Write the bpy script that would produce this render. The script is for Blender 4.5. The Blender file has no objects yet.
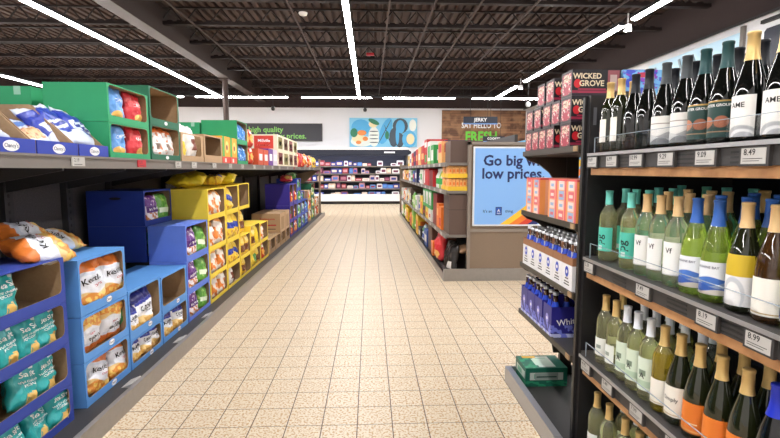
import bpy, math, random
from mathutils import Vector, noise
R = math.radians
random.seed(7)
sc = bpy.context.scene
COL = sc.collection
D = bpy.data

# ------------------------------------------------------------------ colour / material helpers
def lin(c):
    out = []
    for v in c[:3]:
        v = v / 255.0
        out.append(v / 12.92 if v <= 0.04045 else ((v + 0.055) / 1.055) ** 2.4)
    return (out[0], out[1], out[2], 1.0)

class NT:
    def __init__(s, name):
        s.m = D.materials.new(name); s.m.use_nodes = True
        s.t = s.m.node_tree; s.n = s.t.nodes; s.l = s.t.links
        s.b = s.n['Principled BSDF']
    def node(s, typ, **kw):
        n = s.n.new(typ)
        for k, v in kw.items(): setattr(n, k, v)
        return n
    def put(s, sock, v):
        if hasattr(v, 'is_output'): s.l.new(v, sock)
        else: sock.default_value = v
    def math(s, op, a, b=None, c=None, clamp=False):
        n = s.node('ShaderNodeMath', operation=op); n.use_clamp = clamp
        s.put(n.inputs[0], a)
        if b is not None: s.put(n.inputs[1], b)
        if c is not None: s.put(n.inputs[2], c)
        return n.outputs[0]
    def mix(s, f, a, b):
        n = s.node('ShaderNodeMix', data_type='RGBA')
        s.put(n.inputs[0], f); s.put(n.inputs[6], a); s.put(n.inputs[7], b)
        return n.outputs[2]
    def noise(s, vec, scale, detail=2.0, rough=.5):
        n = s.node('ShaderNodeTexNoise'); n.inputs['Scale'].default_value = scale
        n.inputs['Detail'].default_value = detail; n.inputs['Roughness'].default_value = rough
        if vec is not None: s.l.new(vec, n.inputs['Vector'])
        return n.outputs[0]
    def step(s, v, lo, hi):
        n = s.node('ShaderNodeMapRange'); n.clamp = True
        s.put(n.inputs[0], v); n.inputs[1].default_value = lo; n.inputs[2].default_value = hi
        return n.outputs[0]

MATS = {}
def mat(name, col, rough=.5, metal=0., spec=.5, trans=0., ior=1.45, coat=0., emit=0., bump=None, layers=None, speck=None, alpha=1.):
    """layers use the mesh UV map: ('v',v0,v1,col) ('u',u0,u1,col) ('rect',u0,v0,u1,v1,col) ('ell',cu,cv,ru,rv,col)
       ('blob',u0,v0,u1,v1,scale,thr,col) ('wave',v0,amp,col: everything below a wavy line)"""
    if name in MATS: return MATS[name]
    N = NT(name); b = N.b
    base = lin(col)
    b.inputs['Roughness'].default_value = rough; b.inputs['Metallic'].default_value = metal
    b.inputs['Specular IOR Level'].default_value = spec; b.inputs['IOR'].default_value = ior
    b.inputs['Transmission Weight'].default_value = trans; b.inputs['Coat Weight'].default_value = coat
    b.inputs['Alpha'].default_value = alpha
    cur = base
    if speck or bump or layers:
        tc = N.node('ShaderNodeTexCoord')
    if layers:
        sx = N.node('ShaderNodeSeparateXYZ'); N.l.new(tc.outputs['UV'], sx.inputs[0])
        u, v = sx.outputs[0], sx.outputs[1]
        def edge(x, a, lo=True, w=.006):
            return N.step(x, a - w, a + w) if lo else N.math('SUBTRACT', 1.0, N.step(x, a - w, a + w))
        def rect(u0, v0, u1, v1):
            m = None
            for x, a, lo in ((u, u0, True), (u, u1, False), (v, v0, True), (v, v1, False)):
                if (lo and a <= 0) or (not lo and a >= 1): continue
                e = edge(x, a, lo); m = e if m is None else N.math('MULTIPLY', m, e)
            return 1.0 if m is None else m
        for L in layers:
            k = L[0]; c = lin(L[-1])
            if k == 'v': m = rect(0, L[1], 1, L[2])
            elif k == 'u': m = rect(L[1], 0, L[2], 1)
            elif k == 'rect': m = rect(*L[1:5])
            elif k == 'ell':
                a = N.math('DIVIDE', N.math('SUBTRACT', u, L[1]), L[3]); bb = N.math('DIVIDE', N.math('SUBTRACT', v, L[2]), L[4])
                d = N.math('ADD', N.math('MULTIPLY', a, a), N.math('MULTIPLY', bb, bb))
                m = N.math('SUBTRACT', 1.0, N.step(d, .9, 1.1))
            elif k == 'blob':
                nz = N.noise(tc.outputs['UV'], L[5], 1.5)
                m = N.step(nz, L[6] - .02, L[6] + .02)
                rr = rect(*L[1:5])
                m = N.math('MULTIPLY', m, rr)
            elif k == 'wave':
                w = N.math('MULTIPLY', N.math('SINE', N.math('MULTIPLY_ADD', u, 7.0, L[1] * 20)), L[2])
                m = N.math('SUBTRACT', 1.0, N.step(N.math('SUBTRACT', v, w), L[1] - .01, L[1] + .01))
            cur = N.mix(m, cur, c)
    if speck:
        sc_, amt, c2 = speck
        nz = N.noise(tc.outputs['Object'], sc_, 3.0)
        cur = N.mix(N.math('MULTIPLY', N.step(nz, .4, .65), amt), cur, lin(c2))
    if hasattr(cur, 'is_output'): N.l.new(cur, b.inputs['Base Color'])
    else: b.inputs['Base Color'].default_value = cur
    if emit:
        if hasattr(cur, 'is_output'): N.l.new(cur, b.inputs['Emission Color'])
        else: b.inputs['Emission Color'].default_value = cur
        b.inputs['Emission Strength'].default_value = emit
    if bump:
        nz = N.noise(tc.outputs['Object'], bump[0], 3.0)
        bn = N.node('ShaderNodeBump'); bn.inputs['Strength'].default_value = bump[1]; bn.inputs['Distance'].default_value = .01
        N.l.new(nz, bn.inputs['Height']); N.l.new(bn.outputs[0], b.inputs['Normal'])
    MATS[name] = N.m
    return N.m

# ------------------------------------------------------------------ mesh builder
class MB:
    def __init__(s): s.v = []; s.f = []; s.m = []; s.uv = []; s.sm = []
    def add(s, pts, faces, m=0, uvs=None, smooth=False):
        o = len(s.v); s.v.extend([tuple(p) for p in pts])
        for i, f in enumerate(faces):
            s.f.append([o + k for k in f]); s.m.append(m if isinstance(m, int) else m[i]); s.sm.append(smooth)
            s.uv.append(uvs[i] if uvs else [(0, 0)] * len(f))
        return s
    def quad(s, a, b, c, d, m=0): return s.add([a, b, c, d], [(0, 1, 2, 3)], m, [[(0, 0), (1, 0), (1, 1), (0, 1)]])
    def box(s, x0, x1, y0, y1, z0, z1, m=0, skip=''):
        q = s.quad
        if 'f' not in skip: q((x0, y0, z0), (x1, y0, z0), (x1, y0, z1), (x0, y0, z1), m)
        if 'b' not in skip: q((x1, y1, z0), (x0, y1, z0), (x0, y1, z1), (x1, y1, z1), m)
        if 'l' not in skip: q((x0, y1, z0), (x0, y0, z0), (x0, y0, z1), (x0, y1, z1), m)
        if 'r' not in skip: q((x1, y0, z0), (x1, y1, z0), (x1, y1, z1), (x1, y0, z1), m)
        if 't' not in skip: q((x0, y0, z1), (x1, y0, z1), (x1, y1, z1), (x0, y1, z1), m)
        if 'd' not in skip: q((x0, y1, z0), (x1, y1, z0), (x1, y0, z0), (x0, y0, z0), m)
        return s
    def lathe(s, prof, n=20, m=0, a0=0., a1=360., cx=0, cy=0):
        full = abs(a1 - a0) >= 360
        k = n if full else n + 1
        ang = [R(a0 + (a1 - a0) * i / n) for i in range(k)]
        pts = []
        for r, z in prof:
            for a in ang: pts.append((cx + r * math.sin(a), cy - r * math.cos(a), z))
        fs, uv = [], []
        zs = [p[1] for p in prof]; zl, zh = min(zs), max(zs); zr = max(zh - zl, 1e-6)
        for j in range(len(prof) - 1):
            for i in range(n):
                i2 = (i + 1) % k
                fs.append((j * k + i, j * k + i2, (j + 1) * k + i2, (j + 1) * k + i))
                ua, ub = i / n, (i + 1) / n; va, vb = (prof[j][1] - zl) / zr, (prof[j + 1][1] - zl) / zr
                uv.append([(ua, va), (ub, va), (ub, vb), (ua, vb)])
        return s.add(pts, fs, m, uv, True)
    def prism(s, poly, axis, a, b, m=0):
        """extrude a 2-D polygon along axis ('x': poly is (y,z); 'y': (x,z); 'z': (x,y)) from a to b"""
        def P(p, t): return (t, p[0], p[1]) if axis == 'x' else (p[0], t, p[1]) if axis == 'y' else (p[0], p[1], t)
        n = len(poly)
        pts = [P(p, a) for p in poly] + [P(p, b) for p in poly]
        fs = [tuple(range(n)), tuple(reversed(range(n, 2 * n)))] + [(i, (i + 1) % n, n + (i + 1) % n, n + i) for i in range(n)]
        return s.add(pts, fs, m)
    def bar(s, p, q, w, m=0):
        p, q = Vector(p), Vector(q); d = (q - p).normalized()
        up = Vector((0, 0, 1)) if abs(d.z) < .9 else Vector((1, 0, 0))
        a = d.cross(up).normalized() * w / 2; b = d.cross(a).normalized() * w / 2
        pts = [p + a + b, p - a + b, p - a - b, p + a - b, q + a + b, q - a + b, q - a - b, q + a - b]
        return s.add(pts, [(0, 1, 2, 3), (7, 6, 5, 4), (0, 4, 5, 1), (1, 5, 6, 2), (2, 6, 7, 3), (3, 7, 4, 0)], m)
    def mesh(s, name, mats):
        me = D.meshes.new(name); me.from_pydata(s.v, [], s.f)
        for m in (mats if isinstance(mats, (list, tuple)) else [mats]): me.materials.append(m)
        me.polygons.foreach_set('material_index', s.m); me.polygons.foreach_set('use_smooth', s.sm)
        ul = me.uv_layers.new(name='UVMap'); flat = []
        for u in s.uv:
            for a, b in u: flat += [a, b]
        ul.data.foreach_set('uv', flat); me.update()
        return me
    def build(s, name, mats, parent=None, loc=(0, 0, 0)):
        return link(name, s.mesh(name, mats), parent, loc)

def link(name, me, parent=None, loc=(0, 0, 0)):
    o = D.objects.new(name, me); COL.objects.link(o); o.location = loc
    if parent is not None: o.parent = parent
    return o
USED = {}
def tag(o, label, cat, group=None, kind=None):
    n = len(label.split())
    if not 4 <= n <= 16: print('LABELLEN', n, label)
    if label in USED and USED[label] != group: print('DUPLABEL', label)
    if label in USED and group is None: print('DUPLABEL', label)
    USED[label] = group
    o['label'] = label; o['category'] = cat
    if group: o['group'] = group
    if kind: o['kind'] = kind
    return o
def empty(name, loc, rz=0.): 
    o = D.objects.new(name, None); COL.objects.link(o); o.location = loc; o.rotation_euler = (0, 0, R(rz)); o.empty_display_size = .05
    return o
def struct(o): o['kind'] = 'structure'; return o
def part(name, meshes, parent):   # linked copies of shared mesh data
    return link(name, meshes, parent)
ORD = ['first', 'second', 'third', 'fourth', 'fifth', 'sixth', 'seventh', 'eighth', 'ninth', 'tenth', 'eleventh', 'twelfth', 'thirteenth', 'fourteenth', 'fifteenth', 'sixteenth', 'seventeenth', 'eighteenth']

# lettering: filled outlines of the built-in font, as flat triangles
TXT = {}
def text2d(s, bold=0.):
    k = (s, bold)
    if k in TXT: return TXT[k]
    c = D.curves.new('t', 'FONT'); c.body = s; c.size = 1; c.align_x = 'CENTER'; c.align_y = 'CENTER'; c.offset = bold; c.resolution_u = 2
    o = D.objects.new('t', c); COL.objects.link(o); bpy.context.view_layer.update()
    me = D.meshes.new_from_object(o.evaluated_get(bpy.context.evaluated_depsgraph_get()))
    r = ([(v.co.x, v.co.y) for v in me.vertices], [tuple(p.vertices) for p in me.polygons])
    D.objects.remove(o); D.curves.remove(c); D.meshes.remove(me)
    TXT[k] = r
    return r
def put_text(mb, s, size, fn, m=0, bold=.01, rot=0., sx=1.):
    """fn maps text-plane metres (x right, y up) to 3-D"""
    vs, fs = text2d(s, bold); ca, sa = math.cos(R(rot)), math.sin(R(rot))
    pts = []
    for x, y in vs:
        x, y = x * size * sx, y * size
        pts.append(fn(x * ca - y * sa, x * sa + y * ca))
    mb.add(pts, fs, m)
    return mb

# ------------------------------------------------------------------ common materials
M = {}
M['white'] = mat('white paint', (236, 236, 236), .5)
M['ink'] = mat('black ink', (22, 20, 24), .4)
M['navyink'] = mat('navy ink', (20, 30, 80), .4)
M['whiteink'] = mat('white ink', (245, 245, 245), .4)
M['redink'] = mat('red ink', (190, 35, 45), .4)
M['kraft'] = mat('kraft board', (168, 140, 108), .8, spec=.2, speck=(60, .3, (150, 120, 88)))
M['grey'] = mat('grey shelf enamel', (118, 112, 106), .45, speck=(5, .15, (100, 94, 88)))
M['darkgrey'] = mat('dark shelf enamel', (58, 56, 56), .5)
M['black'] = mat('black powder coat', (30, 29, 31), .45)
M['olive'] = mat('dark bronze enamel', (62, 57, 50), .45)
M['steel'] = mat('brushed steel', (176, 176, 180), .35, metal=.7)
M['kick'] = mat('grey kick plate', (150, 145, 140), .35, metal=.3, speck=(30, .2, (130, 125, 120)))
M['tagpaper'] = mat('price paper', (186, 184, 180), .6)
M['tagred'] = mat('red price paper', (180, 40, 50), .6)
M['wood'] = mat('oak strip', (186, 138, 92), .5, speck=(25, .6, (158, 108, 68)))
M['acrylic'] = mat('clear acrylic', (240, 246, 250), .03, trans=1., ior=1.1, alpha=.10)
M['tan'] = mat('taupe laminate', (134, 116, 98), .6, speck=(160, .25, (118, 102, 86)))
M['brownsteel'] = mat('brown painted steel', (66, 51, 46), .6)

# ------------------------------------------------------------------ room shell
X0, X1, Y0, Y1 = -13.0, 6.98, -4.0, 21.5
ZD = 5.13          # underside of roof deck
N = NT('speckled beige floor tile')
geo = N.node('ShaderNodeNewGeometry'); sx = N.node('ShaderNodeSeparateXYZ'); N.l.new(geo.outputs['Position'], sx.inputs[0])
S = .2034; SXT = .1985
def frac(x, off, p):
    return N.math('FRACT', N.math('DIVIDE', N.math('SUBTRACT', x, off - 100 * p), p))
def groutline(x, off, w, p):
    f = frac(x, off, p); d = N.math('MINIMUM', f, N.math('SUBTRACT', 1.0, f))
    return N.math('SUBTRACT', 1.0, N.step(d, w * .5, w * .9))
gx = groutline(sx.outputs[0], -.475, .019, SXT); gy = groutline(sx.outputs[1], 2.572, .015, S)
g = N.math('MAXIMUM', gx, gy)
n1 = N.noise(geo.outputs['Position'], 75, 2.0); n2 = N.noise(geo.outputs['Position'], 9, 1.0)
cell = N.node('ShaderNodeTexWhiteNoise', noise_dimensions='2D')
cv = N.node('ShaderNodeCombineXYZ')
N.l.new(N.math('FLOOR', N.math('DIVIDE', N.math('SUBTRACT', sx.outputs[0], -.475 - 100 * SXT), SXT)), cv.inputs[0])
N.l.new(N.math('FLOOR', N.math('DIVIDE', N.math('SUBTRACT', sx.outputs[1], 2.572 - 100 * S), S)), cv.inputs[1])
N.l.new(cv.outputs[0], cell.inputs['Vector'])
tile = N.mix(N.math('MULTIPLY', N.step(n1, .50, .58), .85), lin((226, 213, 190)), lin((186, 144, 94)))
tile = N.mix(N.math('MULTIPLY', cell.outputs[0], .12), tile, lin((200, 176, 140)))
tile = N.mix(N.math('MULTIPLY', N.step(n2, .4, .7), .10), tile, lin((196, 168, 128)))
N.l.new(N.mix(g, tile, lin((76, 58, 42))), N.b.inputs['Base Color'])
N.b.inputs['Roughness'].default_value = .42; N.b.inputs['Specular IOR Level'].default_value = .35
bn = N.node('ShaderNodeBump'); bn.inputs['Strength'].default_value = .25; bn.inputs['Distance'].default_value = .004
N.l.new(N.math('SUBTRACT', 1.0, g), bn.inputs['Height']); N.l.new(bn.outputs[0], N.b.inputs['Normal'])
M['floor'] = N.m
struct(MB().box(X0, X1, Y0, Y1, -.05, 0).build('floor', M['floor']))

M['deck'] = mat('brown roof deck', (66, 46, 38), .7, speck=(3, .3, (54, 37, 31)))
M['joist'] = mat('dark brown joist', (32, 22, 21), .6)
M['band'] = mat('dark brown bulkhead', (44, 30, 28), .8, speck=(6, .3, (39, 26, 24)))
M['wallw'] = mat('white wall panel', (228, 228, 232), .6)
mb = MB()
pitch = .20; x = X0
while x < X1:      # corrugated deck, flutes running along the aisle
    prof = [(x, ZD), (x + .10, ZD), (x + .115, ZD + .08), (x + .185, ZD + .08), (x + .20, ZD)]
    for (xa, za), (xb, zb) in zip(prof, prof[1:]):
        mb.quad((xa, Y1, za), (xb, Y1, zb), (xb, Y0, zb), (xa, Y0, za))
    x += pitch
mb.box(X0, X1, Y0, Y1, ZD + .085, ZD + .14)
ceil = struct(mb.build('ceiling', M['deck']))
# open-web joists across the aisle
jb = MB(); jt, jz = ZD - .005, ZD - .33
jb.box(X0, X1, -.04, .04, jt - .03, jt)
jb.box(X0, X1, -.06, -.008, jz - .07, jz); jb.box(X0, X1, .008, .06, jz - .07, jz)
q = X0 + .05
while q < X1 - .2:
    jb.box(q, q + .12, -.05, .05, jz, jz + .03); q += .22
x = X0 + .1
while x < X1 - .35:
    jb.bar((x, 0, jt - .02), (x + .28, 0, jz - .03), .024); jb.bar((x + .28, 0, jz - .03), (x + .56, 0, jt - .02), .024); x += .56
jm = jb.mesh('ceiling_joist', M['joist'])
for k in range(-9, 7):
    o = link('ceiling_joist', jm, ceil, (0, 11.47 + 1.64 * k, 0)); o['kind'] = 'structure'
for bx in (-9.8, -6.6, -3.95, -1.6, .4, 1.3, 2.2, 3.3, 5.0):
    o = MB().bar((bx, Y0, jz - .09), (bx, Y1, jz - .09), .032).build('ceiling_bridging', M['brownsteel'], ceil); o['kind'] = 'structure'
gb = MB().box(-4.86, -4.54, Y0, Y1, 4.40, 4.43).box(-4.715, -4.685, Y0, Y1, 4.43, ZD).box(-4.86, -4.54, Y0, Y1, ZD - .03, ZD)
o = gb.build('ceiling_girder', mat('girder brown', (58, 45, 40), .6), ceil); o['kind'] = 'structure'
cb = MB().lathe([(.09, 0), (.09, 4.4)], 16, 0, cx=-4.7, cy=16.1).box(-4.86, -4.54, 15.94, 16.26, 4.36, 4.4)
o = cb.build('steel_column', M['brownsteel']); tag(o, 'round brown steel column rising behind the left shelves to the roof girder', 'column', kind='structure')

WT = 4.18
struct(MB().box(X0 - .1, X1 + .1, Y1, Y1 + .1, 0, WT).build('wall_back', M['wallw']))
struct(MB().box(X0 - .1, X1 + .1, Y1 - .06, Y1 + .1, WT, ZD + .12).build('trim_1', M['band']))
struct(MB().box(X1, X1 + .1, Y0, Y1, 0, WT).build('wall_right', M['wallw']))
struct(MB().box(X1 - .06, X1 + .1, Y0, Y1, WT, ZD + .12).build('trim_2', M['band']))
struct(MB().box(X0 - .1, X0, Y0, Y1, 0, WT).build('wall_left', M['wallw']))
struct(MB().box(X0 - .1, X0 + .06, Y0, Y1, WT, ZD + .12).build('trim_3', M['band']))
struct(MB().box(X0 - .1, X1 + .1, Y0 - .1, Y0, 0, WT).build('wall_front', M['wallw']))
struct(MB().box(X0 - .1, X1 + .1, Y0 - .1, Y0 + .06, WT, ZD + .12).build('trim_4', M['band']))
struct(MB().bar((X1 - .09, Y0, WT - .03), (X1 - .09, Y1, WT - .03), .035).build('trim_5', M['black']))
# plank cladding on the far wall
N = NT('reclaimed wood planks')
geo = N.node('ShaderNodeNewGeometry'); mp = N.node('ShaderNodeMapping'); N.l.new(geo.outputs['Position'], mp.inputs[0])
mp.inputs['Rotation'].default_value = (R(-90), 0, 0)
bt = N.node('ShaderNodeTexBrick'); N.l.new(mp.outputs[0], bt.inputs['Vector'])
bt.inputs['Color1'].default_value = lin((150, 108, 78)); bt.inputs['Color2'].default_value = lin((92, 62, 46)); bt.inputs['Mortar'].default_value = lin((60, 42, 34))
bt.inputs['Scale'].default_value = 1; bt.inputs['Brick Width'].default_value = .9; bt.inputs['Row Height'].default_value = .11; bt.inputs['Mortar Size'].default_value = .006
nz = N.noise(geo.outputs['Position'], 3.2, 4)
N.l.new(N.mix(N.math('MULTIPLY', N.step(nz, .42, .62), .6), bt.outputs[0], lin((176, 134, 98))), N.b.inputs['Base Color']); N.b.inputs['Roughness'].default_value = .7
struct(MB().box(3.21, X1, Y1 - .05, Y1, .0, WT - .08).build('trim_6', N.m))

# ------------------------------------------------------------------ strip lights
LED = mat('lit diffuser', (255, 252, 250), .4, emit=42.0)
def strip(p, q, label, group):
    p, q = Vector(p), Vector(q); L = (q - p).length
    rz = math.degrees(math.atan2((q - p).y, (q - p).x))
    t = empty('strip_light', p, rz)
    MB().box(0, L, -.055, .055, .03, .09).box(-.03, 0, -.04, .04, .02, .08).box(L, L + .03, -.04, .04, .02, .08).bar((L * .25, 0, .09), (L * .25, 0, ZD - p.z), .008).bar((L * .75, 0, .09), (L * .75, 0, ZD - p.z), .008).build('housing', M['black'], t)
    MB().prism([(-.048, .03), (-.04, .0), (.04, .0), (.048, .03)], 'x', 0, L).build('diffuser', LED, t)
    tag(t, label, 'light', group); return t
LZ = 4.03
WHR = {-10.2: 'farthest left run, beyond the left shelves', -5.33: 'run above the left shelves', -.38: 'run above the aisle', 4.6: 'run above the wine side'}
for lx, desc in WHR.items():
    ys = [(-3.6, 2.2), (2.26, 7.4), (7.46, 12.4), (12.46, 17.5)] if lx != 4.6 else [(-3.6, 2.2), (2.26, 8.43), (8.82, 14.3), (15.1, 17.5)]
    for k, (ya, yb) in enumerate(ys):
        strip((lx, ya, LZ), (lx, yb, LZ), f"white LED strip light, {ORD[k]} from the camera, {desc}", 'ceiling strip lights')
fx = [(-10.2, -7.4), (-7.0, -6.65), (-6.2, -4.55), (-4.5, -2.95), (-2.45, .05), (.5, 3.1), (3.75, 6.2)]
for k, (xa, xb) in enumerate(fx):
    strip((xa, 17.65, LZ), (xb, 17.65, LZ), f"white LED strip light across the far end, {ORD[k]} from left", 'ceiling strip lights')
    if k < len(fx) - 1 and k != 3:
        o = MB().box(xb + .03, fx[k + 1][0] - .03, 17.61, 17.69, LZ + .04, LZ + .10).bar(((xb + fx[k + 1][0]) / 2, 17.65, LZ + .1), ((xb + fx[k + 1][0]) / 2, 17.65, ZD), .01).build('light_track_joiner', M['black'])
        tag(o, f"black track joint after the {ORD[k]} far-end strip light from left", 'track joint', 'light track joints')
SPOT = mat('spot lamp glass', (255, 250, 240), .3, emit=25.)
for k, (sx_, sy_, lab) in enumerate([(4.60, 8.62, 'small white spot lamp in the near gap of the wine-side light run'), (4.60, 14.7, 'small white spot lamp in the far gap of the wine-side light run')]):
    t = empty('spot_lamp', (sx_, sy_, LZ - .12)); tag(t, lab, 'lamp', 'spot lamps')
    MB().lathe([(.0, .10), (.06, .10), (.07, .0), (.062, .0)], 14).bar((0, 0, .1), (0, 0, .3), .02).build('lamp_housing', M['white'], t)
    MB().lathe([(.0, .012), (.06, .012)], 14).lathe([(0, .002), (.06, .004)], 14).build('lens', SPOT, t)

def hung(name, x, y, z, label, cat, mb, mats):
    t = empty(name, (x, y, z)); tag(t, label, cat); mb.build('body', mats, t)
    MB().bar((0, 0, .08), (0, 0, ZD - z), .012).build('drop_rod', M['black'], t); return t
cam_ = lambda: MB().lathe([(0, -.06), (.05, -.045), (.07, 0), (.07, .04), (.04, .09), (0, .09)], 14)
hung('security_camera', -3.35, 17.0, 3.55, 'black dome camera hanging before the dark green-lettered wall sign', 'camera', cam_(), M['black'])
hung('security_camera', -.18, 18.6, 3.72, 'black dome camera hanging above the illustrated wall panel', 'camera', cam_(), M['black'])
hung('security_camera', 4.55, 13.8, 3.3, 'white dome camera hanging above the stack of red cider boxes', 'camera', cam_(), M['white'])
o = MB().lathe([(0, -.05), (.08, -.05), (.095, -.02), (.095, 0)], 16).build('smoke_detector', M['white'], None, (-1.42, 10.7, ZD - .33)); tag(o, 'small white smoke detector on the ceiling left of the aisle light', 'detector')
o = MB().box(-.11, .11, -.05, .05, -.06, .0).box(-.06, .06, -.06, -.05, -.05, -.01).build('alarm_sounder', M['tagred'], None, (.02, 14.2, ZD - .33)); tag(o, 'small red alarm box on the joists right of the aisle light', 'alarm')

# ------------------------------------------------------------------ bags
def bag_shape(w, h, t, seed):
    def surf(u, v, s=-1):
        uu, vv = max(-1., min(1., u)), max(-1., min(1., v))
        prof = (1 - abs(uu) ** 2.6) ** .55 * (1 - abs(vv) ** 3.4) ** .7 * (1 - .16 * vv)
        nz = noise.noise(Vector((uu * 1.7 + seed * 7.3, vv * 1.7, seed + s * 3.1)))
        wr = noise.noise(Vector((uu * 5 + seed, vv * 4, s * 5.0 + seed * 2)))
        y = s * (t / 2 * prof * (1 + .35 * nz) + .016 * wr * prof ** .5)
        y += .007 * math.sin(uu * 13 + seed) * abs(vv) ** 5 * (1 if abs(vv) < 1 else 1)
        x = uu * w / 2 * (1 - .08 * (1 - vv * vv)) + .004 * math.sin(vv * 9 + seed * 3) * abs(uu)
        z = (vv + 1) / 2 * h + .006 * math.sin(uu * 6 + seed * 5) * (vv > 0) * vv
        return (x, y, z)
    return surf
def bag_mesh(name, surf, material):
    nu, nv = 16, 20; pts = []; idx = {}
    def vid(i, j, s):
        edge = i in (0, nu) or j in (0, nv)
        k = (i, j, 0 if edge else s)
        if k not in idx:
            u, v = -1 + 2 * i / nu, -1 + 2 * j / nv
            p = surf(u, v, s)
            if edge: p = (p[0], .007 * math.sin(u * 13) * abs(v) ** 5, p[2])
            idx[k] = len(pts); pts.append(p)
        return idx[k]
    fs, uv = [], []
    for s in (-1, 1):
        for i in range(nu):
            for j in range(nv):
                f = [vid(i, j, s), vid(i + 1, j, s), vid(i + 1, j + 1, s), vid(i, j + 1, s)]
                c = [(i / nu, j / nv), ((i + 1) / nu, j / nv), ((i + 1) / nu, (j + 1) / nv), (i / nu, (j + 1) / nv)]
                if s == 1: f.reverse(); c.reverse()
                fs.append(f); uv.append(c)
    mb = MB(); mb.add(pts, fs, 0, uv, True)
    return mb.mesh(name, material)
FOIL = dict(rough=.30, spec=.6, bump=(34, .45))
ORG, CHIP, NVY = (214, 118, 48), (236, 190, 100), (34, 44, 130)
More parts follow.
